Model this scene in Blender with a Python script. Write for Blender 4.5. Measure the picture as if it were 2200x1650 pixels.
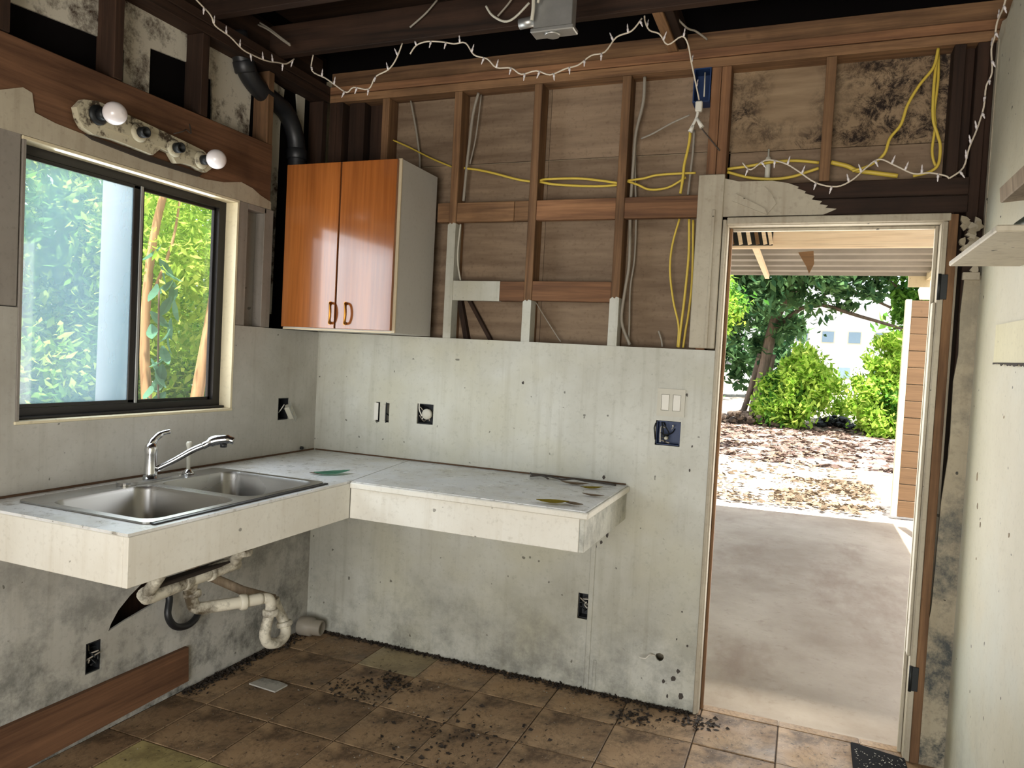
import bpy, bmesh, math, random
from math import sin, cos, pi, radians as rad
from mathutils import Vector, Matrix, Quaternion
from mathutils.geometry import tessellate_polygon
import numpy as np

for o in list(bpy.data.objects):
    bpy.data.objects.remove(o, do_unlink=True)
S = bpy.context.scene
C = S.collection
R = random.Random(7)
V = Vector

# ------------------------------------------------------------------ camera
cam = bpy.data.cameras.new('camera'); cam_o = bpy.data.objects.new('camera', cam); C.objects.link(cam_o)
yaw, pit, rol = .3779, -.0371, .0521
F = V((-sin(yaw)*cos(pit), cos(yaw)*cos(pit), sin(pit)))
Rt = F.cross(V((0, 0, 1))).normalized(); Up = Rt.cross(F)
R2 = cos(rol)*Rt + sin(rol)*Up; U2 = -sin(rol)*Rt + cos(rol)*Up
m = Matrix((R2, U2, -F)).transposed().to_4x4(); m.translation = V((2.3185, -3.1397, 1.4559))
cam_o.matrix_world = m
cam.sensor_width = 36; cam.lens = 1580.2/2200*36; cam.clip_start = .02; cam.clip_end = 300
S.camera = cam_o

# ------------------------------------------------------------------ light
w = bpy.data.worlds.new('sky'); S.world = w; w.use_nodes = True
nt = w.node_tree; nt.nodes.clear()
so = nt.nodes.new('ShaderNodeOutputWorld'); bg = nt.nodes.new('ShaderNodeBackground'); sk = nt.nodes.new('ShaderNodeTexSky')
sk.sky_type = 'NISHITA'; sk.sun_disc = False; sk.sun_elevation = rad(72); sk.sun_rotation = rad(180)
sk.air_density = 1.0; sk.dust_density = 3.0; sk.ozone_density = 1.0
bg.inputs[1].default_value = .55
hs_ = nt.nodes.new('ShaderNodeHueSaturation'); hs_.inputs['Saturation'].default_value = .5
nt.links.new(sk.outputs[0], hs_.inputs['Color']); nt.links.new(hs_.outputs[0], bg.inputs[0]); nt.links.new(bg.outputs[0], so.inputs[0])
sun = bpy.data.lights.new('sun', 'SUN'); sun.energy = 15; sun.angle = rad(.6); sun.color = (1, .96, .88)
sun_o = bpy.data.objects.new('sun', sun); C.objects.link(sun_o)
sun_o.rotation_euler = V((-.04, .22, -1)).to_track_quat('-Z', 'Y').to_euler()
def area(name, loc, d, sx, sy, e, col):
    l = bpy.data.lights.new(name, 'AREA'); l.shape = 'RECTANGLE'; l.size = sx; l.size_y = sy; l.energy = e; l.color = col
    o = bpy.data.objects.new(name, l); C.objects.link(o); o.location = loc
    o.rotation_euler = V(d).to_track_quat('-Z', 'Z').to_euler()
    return o
# lamp added at the unseen rear opening, stronger than the sky daylight there
area('added_rear_fill', (1.9, -4.86, 1.0), (-.03, 1, -.06), 1.9, 1.7, 100, (1, .98, .955))
# daylight through the kitchen window and the open doorway
area('daylight_window', (-.028, -1.08, 1.64), (1, 0, 0), .84, .70, 11, (.84, .93, 1))
area('daylight_door', (2.38, .3, 1.1), (0, -1, -.15), .72, 1.9, 15, (1, .97, .92))

S.view_settings.view_transform = 'Standard'
try: S.view_settings.look = 'None'
except Exception: pass
S.view_settings.gamma = 1; S.view_settings.use_curve_mapping = False
S.view_settings.exposure = 0.0

# ------------------------------------------------------------------ materials
def N(nt, t, **k):
    n = nt.nodes.new(t)
    for a, b in k.items(): setattr(n, a, b)
    return n
def srgb(r, g, b):
    f = lambda c: (c/255/12.92) if c/255 <= .04045 else ((c/255+.055)/1.055)**2.4
    return (f(r), f(g), f(b), 1)
class Mt:
    def __init__(s, name, rough=.6, metal=0, coat=0, spec=.5):
        s.m = bpy.data.materials.new(name); s.m.use_nodes = True
        s.t = s.m.node_tree; s.b = s.t.nodes['Principled BSDF']
        s.b.inputs['Roughness'].default_value = rough; s.b.inputs['Metallic'].default_value = metal
        s.b.inputs['Coat Weight'].default_value = coat; s.b.inputs['Specular IOR Level'].default_value = spec
        s.tc = N(s.t, 'ShaderNodeTexCoord')
        s.c = None
    def L(s, a, b): s.t.links.new(a, b)
    def noise(s, scale, stretch=(1, 1, 1), detail=5, rough=.6, off=0, dist=0):
        mp = N(s.t, 'ShaderNodeMapping'); mp.inputs['Scale'].default_value = stretch; mp.inputs['Location'].default_value = (off, off*.7, off*.3)
        s.L(s.tc.outputs['Object'], mp.inputs[0])
        n = N(s.t, 'ShaderNodeTexNoise'); n.inputs['Scale'].default_value = scale; n.inputs['Detail'].default_value = detail
        n.inputs['Roughness'].default_value = rough; n.inputs['Distortion'].default_value = dist
        s.L(mp.outputs[0], n.inputs['Vector']); return n.outputs['Fac']
    def ramp(s, fac, a, b, va=0, vb=1):
        r = N(s.t, 'ShaderNodeMapRange'); r.inputs['From Min'].default_value = a; r.inputs['From Max'].default_value = b
        r.inputs['To Min'].default_value = va; r.inputs['To Max'].default_value = vb
        s.L(fac, r.inputs[0]); return r.outputs[0]
    def mul(s, a, b, op='MULTIPLY'):
        n = N(s.t, 'ShaderNodeMath', operation=op); n.use_clamp = True
        for i, v in enumerate((a, b)):
            if isinstance(v, (int, float)): n.inputs[i].default_value = v
            else: s.L(v, n.inputs[i])
        return n.outputs[0]
    def mix(s, fac, a, b, mode='MIX'):
        n = N(s.t, 'ShaderNodeMix', data_type='RGBA', blend_type=mode); n.clamp_factor = True
        if isinstance(fac, (int, float)): n.inputs[0].default_value = fac
        else: s.L(fac, n.inputs[0])
        for i, v in ((6, a), (7, b)):
            if isinstance(v, tuple): n.inputs[i].default_value = v
            else: s.L(v, n.inputs[i])
        return n.outputs[2]
    def rand(s, lo, hi):
        o = N(s.t, 'ShaderNodeObjectInfo'); return s.ramp(o.outputs['Random'], 0, 1, lo, hi)
    def hsv(s, col, v):
        h = N(s.t, 'ShaderNodeHueSaturation'); s.L(col, h.inputs['Color']); s.L(v, h.inputs['Value']); return h.outputs[0]
    def axis(s, i):
        x = N(s.t, 'ShaderNodeSeparateXYZ'); s.L(s.tc.outputs['Object'], x.inputs[0]); return x.outputs[i]
    def color(s, c):
        if isinstance(c, tuple): s.b.inputs['Base Color'].default_value = c
        else: s.L(c, s.b.inputs['Base Color'])
        return s
    def bump(s, fac, d=.3, dist=.01):
        b = N(s.t, 'ShaderNodeBump'); b.inputs['Strength'].default_value = d; b.inputs['Distance'].default_value = dist
        s.L(fac, b.inputs['Height']); s.L(b.outputs[0], s.b.inputs['Normal']); return s
    def rough(s, fac): s.L(fac, s.b.inputs['Roughness']); return s

def plain(name, col, rough=.6, metal=0, coat=0, var=.15):
    q = Mt(name, rough, metal, coat); n = q.noise(18)
    d = tuple(c*(1-var) for c in col[:3])+(1,); q.color(q.mix(n, d, col)); return q.m
def wood(name, dark, light, axis, scale=1, rough=.75, vlo=.75, vhi=1.2, stain=.5):
    q = Mt(name, rough, spec=.25); st = [22, 22, 22]; st[axis] = 1.1
    g = q.noise(scale, tuple(st), 6, .65, dist=.6)
    c = q.mix(q.ramp(g, .3, .72), dark, light)
    st2 = [90, 90, 90]; st2[axis] = 2.5
    c = q.mix(q.ramp(q.noise(1, tuple(st2), 3), .5, .8, 0, .45), c, tuple(x*.45 for x in dark[:3])+(1,))
    c = q.mix(q.ramp(q.noise(2.6, off=4), .5, .75, 0, stain), c, tuple(x*.5 for x in dark[:3])+(1,))
    kn = q.ramp(q.noise(7, off=9, detail=1), .74, .79, 0, .8)
    c = q.mix(kn, c, tuple(x*.3 for x in dark[:3])+(1,))
    q.color(q.hsv(c, q.rand(vlo, vhi))); q.bump(g, .25, .004); return q.m
def painted(name, base, dirt, amt=.5, streak=2, rough=.55, specks=.35, speckcol=(.05, .045, .03, 1), mildew=0, mz=(0, .6), big=1.3, off=0, tint=None):
    q = Mt(name, rough, spec=.35)
    a = q.noise(big, detail=6, rough=.65, off=off)
    c = q.mix(q.ramp(a, .36, .7, 0, amt), base, dirt)
    st = q.noise(1, (26, 26, 1.4), 4, .6, off=off+2)
    c = q.mix(q.ramp(st, .52, .78, 0, amt*.5*streak/2), c, dirt)
    if tint: c = q.mix(q.ramp(q.noise(1.9, off=off+11, detail=3), .5, .68, 0, .55), c, tint)
    fn = q.noise(60, detail=4, off=off+5)
    c = q.mix(q.ramp(fn, .55, .8, 0, .3), c, tuple(x*.6 for x in dirt[:3])+(1,))
    if mildew:
        z = q.ramp(q.axis(2), mz[0], mz[1], 1, 0)
        mm = q.ramp(q.noise(5.5, off=off+8, detail=8, rough=.75), .44, .62)
        mm = q.mul(mm, z); mm = q.mul(mm, mildew)
        c = q.mix(mm, c, (.055, .06, .055, 1))
    sp = q.ramp(q.noise(34, off=off+20, detail=1), .76, .79, 0, specks*2)
    c = q.mix(sp, c, speckcol)
    q.color(c); q.bump(fn, .12, .002); return q.m

Wd, Wl = srgb(84, 60, 42), srgb(160, 122, 86)
M = {}
for i, ax in enumerate('xyz'):
    M['wood_'+ax] = wood('framing_wood_'+ax, Wd, Wl, i)
    M['dwood_'+ax] = wood('dark_framing_wood_'+ax, srgb(32, 23, 17), srgb(66, 46, 34), i)
    M['rwood_'+ax] = wood('reddish_framing_wood_'+ax, srgb(90, 62, 44), srgb(154, 112, 78), i, stain=.3)
M['header'] = wood('old_header_wood', srgb(90, 62, 44), srgb(138, 100, 72), 1, stain=.6)
M['greywood'] = wood('weathered_wood', srgb(120, 104, 86), srgb(170, 152, 128), 2, stain=.4)
M['ply'] = None
q = Mt('plywood_sheathing', .85, spec=.2)
g = q.noise(2.2, (1, 1, 9), 6, .6); c = q.mix(q.ramp(g, .3, .7), srgb(112, 93, 75), srgb(150, 129, 106))
c = q.mix(q.ramp(q.noise(70, detail=3), .55, .75, 0, .35), c, srgb(86, 68, 52)); q.color(q.hsv(c, q.rand(.85, 1.05))); M['ply'] = q.m
q = Mt('mouldy_plywood', .9, spec=.2)
g = q.noise(2.2, (1, 1, 9), 6, .6); c = q.mix(q.ramp(g, .3, .7), srgb(122, 101, 78), srgb(158, 136, 108))
bl = q.mul(q.ramp(q.noise(17, detail=9, rough=.85, dist=.5), .45, .58), q.ramp(q.noise(2.6, off=3, detail=3), .36, .56))
c = q.mix(bl, c, srgb(42, 34, 30)); q.color(c); M['mouldply'] = q.m
q = Mt('stained_backing_board', .8)
c = q.mix(q.ramp(q.noise(5, detail=7, rough=.75), .47, .6), srgb(196, 190, 174), srgb(62, 46, 34)); q.color(c); M['stained'] = q.m
M['paint_wall'] = painted('wainscot_paint', srgb(200, 200, 190), srgb(150, 146, 128), .75, 2.5, mildew=.55, mz=(0, .5), tint=srgb(188, 184, 160))
M['paint_left'] = painted('left_wainscot_paint', srgb(192, 190, 182), srgb(140, 134, 120), .7, 2, mildew=1, mz=(-.1, 1.0), off=3)
M['paint_right'] = painted('right_wall_paint', srgb(204, 200, 180), srgb(170, 164, 138), .5, 1.5, mildew=.3, mz=(0, .5), off=7, specks=.5, tint=srgb(190, 196, 186))
M['paint_patch'] = painted('yellowish_patch_paint', srgb(206, 200, 162), srgb(160, 150, 112), .5, 2, specks=.6, off=44)
M['paint_trim'] = painted('old_trim_paint', srgb(186, 178, 158), srgb(120, 104, 82), .6, 3, specks=.5, off=12)
M['paint_cream'] = painted('cream_reveal_paint', srgb(222, 212, 180), srgb(160, 140, 104), .4, 2, off=15)
M['paint_grey'] = painted('grey_board_paint', srgb(148, 142, 134), srgb(104, 96, 84), .6, 3, off=18)
M['paint_counter'] = painted('counter_apron_paint', srgb(228, 226, 216), srgb(182, 170, 146), .5, 2.5, specks=.3, off=21)
M['mould_drywall'] = painted('mouldy_drywall', srgb(172, 162, 138), srgb(120, 106, 82), .6, 2, mildew=2.2, mz=(-1.2, 2.2), off=26, specks=.8)
q = Mt('countertop_paint', .38, spec=.5)
c = q.mix(q.ramp(q.noise(3.2, detail=6, rough=.7), .45, .7, 0, .6), srgb(222, 223, 222), srgb(172, 164, 140))
c = q.mix(q.ramp(q.noise(22, detail=5, rough=.7, off=4), .56, .7, 0, .7), c, srgb(112, 102, 80))
c = q.mix(q.ramp(q.noise(60, off=9, detail=2), .68, .72, 0, .9), c, srgb(60, 54, 40))
q.color(c); q.rough(q.ramp(q.noise(9), .3, .7, .22, .5)); M['ctop'] = q.m
# cabinet veneer
q = Mt('cabinet_veneer', .16, coat=.6); q.b.inputs['Coat Roughness'].default_value = .08
g = q.noise(1, (60, 60, 2.2), 5, .6); c = q.mix(q.ramp(g, .3, .7), srgb(134, 76, 34), srgb(164, 98, 46))
g2 = q.noise(1, (5, 5, .6), 3); c = q.mix(q.ramp(g2, .4, .7, 0, .6), c, srgb(104, 54, 22)); q.color(c)
M['veneer'] = q.m
M['laminate'] = painted('cabinet_side_laminate', srgb(190, 186, 178), srgb(164, 158, 146), .3, .6, specks=.05, off=30)
M['edge'] = plain('cabinet_edge_band', srgb(206, 190, 158), .5)
M['brass'] = plain('aged_brass', srgb(170, 116, 50), .35, 1)
q = Mt('brushed_steel', .28, 1); g = q.noise(1.5, (2, 2, 2), 2); q.color(q.mix(g, (.38, .375, .36, 1), (.48, .475, .46, 1))); q.rough(q.ramp(g, .3, .7, .24, .32)); M['steel'] = q.m
q = Mt('worn_chrome', .16, 1); g = q.noise(30); q.color(q.mix(q.ramp(g, .5, .75), (.7, .71, .72, 1), (.38, .36, .33, 1))); M['chrome'] = q.m
q = Mt('galvanised_metal', .42, .85); g = q.noise(20); q.color(q.mix(g, (.36, .36, .34, 1), (.6, .6, .57, 1))); M['galv'] = q.m
M['alu'] = plain('dark_bronze_aluminium', srgb(44, 42, 40), .42, .4)
M['alulight'] = plain('worn_aluminium_edge', srgb(170, 172, 170), .4, .6)
M['black'] = plain('black_plastic', (.012, .013, .015, 1), .45)
M['rust'] = plain('brown_grime_line', srgb(92, 66, 42), .85, var=.4)
M['cavity'] = plain('cavity_shade_black', (.007, .006, .006, 1), .95); M['cavity'].node_tree.nodes['Principled BSDF'].inputs['Specular IOR Level'].default_value = 0  # near-black without specular: darkness of unlit cavities is put into the colour
M['matblack'] = plain('dull_black_rubber', (.012, .012, .013, 1), .9); M['matblack'].node_tree.nodes['Principled BSDF'].inputs['Specular IOR Level'].default_value = .1
M['blue'] = plain('blue_box_plastic', srgb(18, 48, 92), .5)
q = Mt('dirty_pvc', .45); c = q.mix(q.ramp(q.noise(9, detail=6, rough=.7), .48, .66), srgb(214, 208, 190), srgb(84, 74, 58)); q.color(c); M['pvc'] = q.m
M['grime_and_shadow'] = plain('black_grime_and_shadow', srgb(46, 37, 28), .9)
M['white'] = plain('white_plastic', srgb(222, 218, 206), .4)
M['offwhite'] = plain('aged_white_plastic', srgb(196, 192, 176), .5)
M['bulb'] = plain('frosted_white_glass', srgb(226, 218, 216), .25, coat=.5, var=.04)
q = Mt('peeling_fixture_paint', .6); c = q.mix(q.ramp(q.noise(16, detail=7, rough=.7), .5, .6), srgb(186, 178, 152), srgb(66, 54, 40)); q.color(c); M['fixture'] = q.m
M['romex'] = plain('yellow_cable_jacket', srgb(212, 184, 72), .5)
M['wgrey'] = plain('grey_cable_jacket', srgb(150, 142, 128), .55)
M['wdark'] = plain('dark_wire', srgb(60, 52, 44), .6)
M['cord'] = plain('white_light_cord', srgb(214, 202, 182), .5)
M['dgreen'] = plain('dark_green_plastic', srgb(34, 62, 48), .35)
M['steelrust'] = plain('rusty_dark_steel', srgb(46, 48, 48), .5, .6)
# window glass : dusty screen haze on a real pane
def glass(name, haze, col):
    q = Mt(name); t = q.t; out = t.nodes['Material Output']
    tr = N(t, 'ShaderNodeBsdfTransparent'); tl = N(t, 'ShaderNodeBsdfTranslucent'); df = N(t, 'ShaderNodeBsdfDiffuse'); gl = N(t, 'ShaderNodeBsdfGlossy')
    gl.inputs['Roughness'].default_value = .03
    tl.inputs[0].default_value = col; df.inputs[0].default_value = col
    m1 = N(t, 'ShaderNodeMixShader'); m1.inputs[0].default_value = .3; q.L(tl.outputs[0], m1.inputs[1]); q.L(df.outputs[0], m1.inputs[2])
    m2 = N(t, 'ShaderNodeMixShader'); n = q.noise(2.2, (1, 1.4, .5), 5)
    q.L(q.ramp(n, .3, .7, haze*.75, haze*1.25), m2.inputs[0]); q.L(tr.outputs[0], m2.inputs[1]); q.L(m1.outputs[0], m2.inputs[2])
    m3 = N(t, 'ShaderNodeMixShader'); m3.inputs[0].default_value = .04; q.L(m2.outputs[0], m3.inputs[1]); q.L(gl.outputs[0], m3.inputs[2])
    q.L(m3.outputs[0], out.inputs[0]); return q.m
M['hazy'] = glass('dusty_hazy_glass', .3, (.5, .76, .92, 1)); M['glass'] = glass('clear_dusty_glass', .03, (.8, .85, .85, 1))
# tiles
def tile(name, base, alt, dirt=.75, lo=.8, hi=1.15):
    q = Mt(name, .5, spec=.4)
    c = q.mix(q.ramp(q.noise(3, detail=5), .35, .65), base, alt)
    c = q.hsv(c, q.rand(lo, hi))
    d = q.ramp(q.noise(4.2, detail=9, rough=.8, off=5, dist=.4), .45, .58, 0, dirt)
    c = q.mix(d, c, srgb(58, 42, 28))
    c = q.mix(q.ramp(q.noise(1.3, detail=4, off=15), .42, .66, 0, .55), c, srgb(50, 38, 28))
    c = q.mix(q.ramp(q.noise(75, detail=2, off=8), .68, .73, 0, .6), c, srgb(196, 178, 146))
    c = q.mix(q.ramp(q.noise(48, detail=3, off=28), .62, .7, 0, .75), c, srgb(40, 28, 20))
    q.color(c); q.rough(q.ramp(q.noise(6, off=3), .3, .7, .35, .75)); q.bump(q.noise(60), .2, .003); return q.m
M['tile'] = tile('brown_floor_tile', srgb(146, 118, 88), srgb(172, 144, 110))
M['tile_pale'] = tile('pale_floor_tile', srgb(172, 154, 118), srgb(182, 166, 130), .45)
M['tile_yellow'] = tile('yellowish_floor_tile', srgb(164, 150, 98), srgb(178, 164, 114), .45)
M['grout'] = plain('dirty_grout', srgb(64, 50, 36), .9)
q = Mt('concrete', .7)
c = q.mix(q.ramp(q.noise(1.1, detail=7, rough=.65), .35, .68), srgb(150, 134, 114), srgb(182, 168, 148))
c = q.mix(q.ramp(q.noise(2.1, (1, .35, 1), 6, .7, off=4), .5, .7, 0, .6), c, srgb(126, 102, 82)); q.color(c)
c = q.mix(q.ramp(q.noise(14, detail=6, rough=.75, off=7), .56, .72, 0, .45), c, srgb(120, 100, 80)); q.color(c); M['concrete'] = q.m
q = Mt('dirt_ground', .95)
c = q.mix(q.ramp(q.noise(.9, detail=8, rough=.7), .4, .62), srgb(212, 204, 190), srgb(140, 124, 110))
c = q.mix(q.ramp(q.noise(7, (1, 1.6, 1), 7, .75, off=3), .5, .62, 0, .8), c, srgb(88, 70, 58)); q.color(c); M['ground'] = q.m
q = Mt('corrugated_roof_sheet', .6, .1); c = q.mix(q.noise(3), srgb(100, 95, 88), srgb(152, 146, 136)); q.color(c); M['roof'] = q.m
M['pine'] = wood('pale_pine', srgb(214, 190, 158), srgb(236, 220, 194), 0, stain=.15, vlo=.95, vhi=1.1)
M['plank'] = wood('brown_painted_siding', srgb(108, 84, 60), srgb(124, 97, 70), 0, stain=.1, vlo=.92, vhi=1.05)
M['cream_ext'] = painted('cream_exterior_paint', srgb(226, 212, 180), srgb(180, 160, 126), .3, 1, off=40)
M['house'] = plain('white_house_wall', (.85, .87, .9, 1), .8)
M['housewin'] = plain('blue_grey_window', srgb(128, 150, 168), .2)
M['bark'] = wood('grey_brown_bark', srgb(74, 62, 52), srgb(130, 112, 96), 2)
M['bark_tan'] = wood('tan_bark', srgb(176, 132, 88), srgb(224, 184, 136), 2, stain=.2)
M['bark_pale'] = plain('pale_smooth_bark', srgb(150, 156, 164), .8)
def leaf(name, c1, c2, tr=.5):
    q = Mt(name); t = q.t; out = t.nodes['Material Output']; gm = N(t, 'ShaderNodeNewGeometry')
    c = q.mix(q.ramp(gm.outputs['Random Per Island'], 0, 1), c1, c2)
    d = N(t, 'ShaderNodeBsdfDiffuse'); l = N(t, 'ShaderNodeBsdfTranslucent'); q.L(c, d.inputs[0]); q.L(c, l.inputs[0])
    mx = N(t, 'ShaderNodeMixShader'); mx.inputs[0].default_value = tr; q.L(d.outputs[0], mx.inputs[1]); q.L(l.outputs[0], mx.inputs[2])
    q.L(mx.outputs[0], out.inputs[0]); return q.m
M['leaf_lime'] = leaf('lime_leaves', srgb(120, 170, 50), srgb(206, 226, 110))
M['leaf_green'] = leaf('green_leaves', srgb(60, 112, 44), srgb(132, 178, 78))
M['leaf_dark'] = leaf('dark_green_leaves', srgb(50, 84, 58), srgb(108, 142, 92))
M['leaf_teal'] = leaf('bluish_leaves', srgb(76, 126, 104), srgb(134, 178, 148))
M['leaf_dead'] = leaf('dead_leaves', srgb(104, 90, 74), srgb(156, 138, 116), .15)
M['leaf_shade_litter'] = leaf('shade_toned_litter_leaves', srgb(92, 76, 70), srgb(150, 130, 118), .1)
M['leaf_yellow'] = leaf('yellowed_dry_leaves', srgb(130, 116, 40), srgb(166, 146, 70), .3)

# ------------------------------------------------------------------ mesh helpers
class MB:
    def __init__(s): s.bm = bmesh.new()
    def box(s, x0, x1, y0, y1, z0, z1, bev=0, mtx=None):
        b = bmesh.new(); r = bmesh.ops.create_cube(b, size=1)
        for v in b.verts:
            v.co = V((x0+(x1-x0)*(v.co.x+.5), y0+(y1-y0)*(v.co.y+.5), z0+(z1-z0)*(v.co.z+.5)))
        if bev: bmesh.ops.bevel(b, geom=b.edges[:], offset=bev, segments=1, affect='EDGES')
        if mtx: b.transform(mtx)
        return s.add(b)
    def add(s, b):
        me = bpy.data.meshes.new('tmp'); b.to_mesh(me); b.free(); s.bm.from_mesh(me); bpy.data.meshes.remove(me); return s
    def tube(s, pts, r, n=8, caps=True):
        pts = [V(p) for p in pts]; rs = r if isinstance(r, (list, tuple)) else [r]*len(pts)
        bm = s.bm; rings = []; prev = None
        for i, p in enumerate(pts):
            a = pts[max(i-1, 0)]; b = pts[min(i+1, len(pts)-1)]; d = (b-a).normalized() if (b-a).length > 1e-9 else V((0, 0, 1))
            if prev is None:
                u = d.orthogonal().normalized()
            else:
                u = (prev-d*prev.dot(d)); u = u.normalized() if u.length > 1e-6 else d.orthogonal().normalized()
            prev = u; v = d.cross(u)
            rings.append([bm.verts.new(p+(u*cos(2*pi*k/n)+v*sin(2*pi*k/n))*rs[i]) for k in range(n)])
        for i in range(len(rings)-1):
            for k in range(n):
                f = bm.faces.new((rings[i][k], rings[i][(k+1) % n], rings[i+1][(k+1) % n], rings[i+1][k])); f.smooth = n > 5
        if caps:
            bm.faces.new(rings[0][::-1]); bm.faces.new(rings[-1])
        return s
    def lathe(s, prof, base=(0, 0, 0), axis=(0, 0, 1), n=20, caps=True):
        base = V(base); ax = V(axis).normalized()
        bm = s.bm; u = ax.orthogonal().normalized(); v = ax.cross(u); rings = []
        for r, h in prof:
            rings.append([bm.verts.new(base+ax*h+(u*cos(2*pi*k/n)+v*sin(2*pi*k/n))*max(r, 1e-4)) for k in range(n)])
        for i in range(len(rings)-1):
            for k in range(n):
                f = bm.faces.new((rings[i][k], rings[i][(k+1) % n], rings[i+1][(k+1) % n], rings[i+1][k])); f.smooth = True
        if caps: bm.faces.new(rings[0][::-1]); bm.faces.new(rings[-1])
        return s
    def prism(s, polys, plane, a, b):
        """polys: outer loop + holes in 2D; plane 'x','y','z' is the normal; between a and b"""
        def P(u, v, d):
            return {'x': V((d, u, v)), 'y': V((u, d, v)), 'z': V((u, v, d))}[plane]
        if not isinstance(polys[0][0], (list, tuple)): polys = [polys]
        flat = [p for L in polys for p in L]
        tris = tessellate_polygon([[V((p[0], p[1], 0)) for p in L] for L in polys])
        bm = s.bm; A = [bm.verts.new(P(*p, a)) for p in flat]; B = [bm.verts.new(P(*p, b)) for p in flat]
        for t in tris:
            try: bm.faces.new([A[i] for i in t]); bm.faces.new([B[i] for i in reversed(t)])
            except ValueError: pass
        k = 0
        for L in polys:
            n = len(L)
            for i in range(n):
                try: bm.faces.new((A[k+i], A[k+(i+1) % n], B[k+(i+1) % n], B[k+i]))
                except ValueError: pass
            k += n
        return s
    def build(s, name, mt, parent=None, **k):
        bmesh.ops.recalc_face_normals(s.bm, faces=s.bm.faces[:])
        me = bpy.data.meshes.new(name); s.bm.to_mesh(me); s.bm.free()
        me.materials.append(M[mt] if isinstance(mt, str) else mt)
        o = bpy.data.objects.new(name, me); C.objects.link(o)
        if parent: o.parent = parent
        return tag(o, **k)
def tag(o, label=None, cat=None, group=None, kind=None):
    for k, v in (('label', label), ('category', cat), ('group', group), ('kind', kind)):
        if v: o[k] = v
    return o
def thing(name, label, cat, loc=(0, 0, 0), rz=0, group=None):
    o = bpy.data.objects.new(name, None); C.objects.link(o); o.location = loc; o.rotation_euler = (0, 0, rz); o.empty_display_size = .05
    return tag(o, label, cat, group)
def rehome(o, loc):
    """move a mesh object's origin to loc, leaving its shape where it stands"""
    o.data.transform(Matrix.Translation(-V(loc))); o.location = loc; return o
def box(name, mt, x0, x1, y0, y1, z0, z1, parent=None, bev=.002, **k):
    return MB().box(x0, x1, y0, y1, z0, z1, bev).build(name, mt, parent, **k)
def smooth_path(pts, n=5):
    pts = [V(p) for p in pts]; out = []
    for i in range(len(pts)-1):
        p0 = pts[max(i-1, 0)]; p1 = pts[i]; p2 = pts[i+1]; p3 = pts[min(i+2, len(pts)-1)]
        for j in range(n):
            t = j/n
            out.append(.5*((2*p1)+(-p0+p2)*t+(2*p0-5*p1+4*p2-p3)*t*t+(-p0+3*p1-3*p2+p3)*t**3))
    return out+[pts[-1]]
def jag(a, b, n, amp, rng, fixed_ends=True):
    out = []
    for i in range(n+1):
        t = i/n; k = 0 if (fixed_ends and i in (0, n)) else rng.uniform(-amp, amp)
        out.append((a[0]+(b[0]-a[0])*t, a[1]+(b[1]-a[1])*t+k))
    return out
def rect(y0, y1, z0, z1): return [(y0, z0), (y1, z0), (y1, z1), (y0, z1)]

YB = -4.9      # rear wall
XR = 2.89      # right wall face
# ================================================================== STRUCTURE
# ---- floor
floor = box('floor', 'grout', -.02, 3.0, YB-.1, .10, -.06, -.006, kind='structure', bev=0)
tile_cache = {}
def tile_mesh(w, d, mt):
    k = (round(w, 3), round(d, 3), mt)
    if k not in tile_cache:
        o = MB().box(-w/2, w/2, -d/2, d/2, -.008, 0, .0025).build('tile', mt, None); tile_cache[k] = o.data
        bpy.data.objects.remove(o)
    return tile_cache[k]
T = .305
pale = {(1, 0), (9, 0), (5, 3)}; yel = {(1, 4), (0, 4), (2, 4), (0, 5), (1, 5), (2, 5), (0, 6)}
for i in range(-1, 10):
    for j in range(-1, 16):
        x0 = .17+T*i; x1 = x0+T; y1 = .045-T*j; y0 = y1-T
        if j == -1: y0, y1 = .045, .10
        x0 = max(x0, .0); x1 = min(x1, XR); y0 = max(y0, YB)
        if x1-x0 < .02 or y1-y0 < .02: continue
        mt = 'tile_pale' if (i, j) in pale else 'tile_yellow' if (i, j) in yel else 'tile'
        o = bpy.data.objects.new('tile', tile_mesh(x1-x0-.004, y1-y0-.004, mt)); C.objects.link(o)
        o.parent = floor; o.location = ((x0+x1)/2, (y0+y1)/2, R.uniform(-.0012, .0012)); o.rotation_euler = (R.uniform(-.004, .004), R.uniform(-.004, .004), R.uniform(-.003, .003))

# ---- left wall (x = 0 is the room face)
WY0, WY1, WZ0, WZ1 = -1.556, -.605, 1.156, 2.07
wl = MB().prism([rect(YB, .1, -.06, 2.95), rect(WY0, WY1, WZ0, WZ1)[::-1]], 'x', -.115, -.098).build('wall_left', 'dwood_z', kind='structure')
box('cavity_dark_sheet', 'cavity', -.0975, -.095, WY1+.03, .1, 1.5, 2.72, wl, 0)
box('cavity_dark_sheet', 'cavity', -.0975, -.095, YB, WY1+.03, 2.10, 2.72, wl, 0)  # near-black sheets paint the bays between the studs dark
crescent = [(-1.19, .37), (-1.12, .388), (-1.06, .40), (-1.0, .412), (-.93, .43), (-.94, .53), (-1.03, .52), (-1.10, .478), (-1.15, .437), (-1.18, .395)]
def outhole(c, z, w, h): return rect(c-w/2, c+w/2, z-h/2, z+h/2)
panelL = [(YB, 0), (-.0, 0), (-.0, 1.53), (WY1, 1.53), (WY1, WZ0), (WY0, WZ0), (WY0, 1.53), (YB, 1.53)]
MB().prism([panelL, crescent, outhole(-.262, 1.148, .075, .105), outhole(-1.25, .297, .06, .112)], 'x', -.009, 0).build('wainscot_panel', 'paint_left', wl, label='smeared white painted panel under the window')
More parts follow.
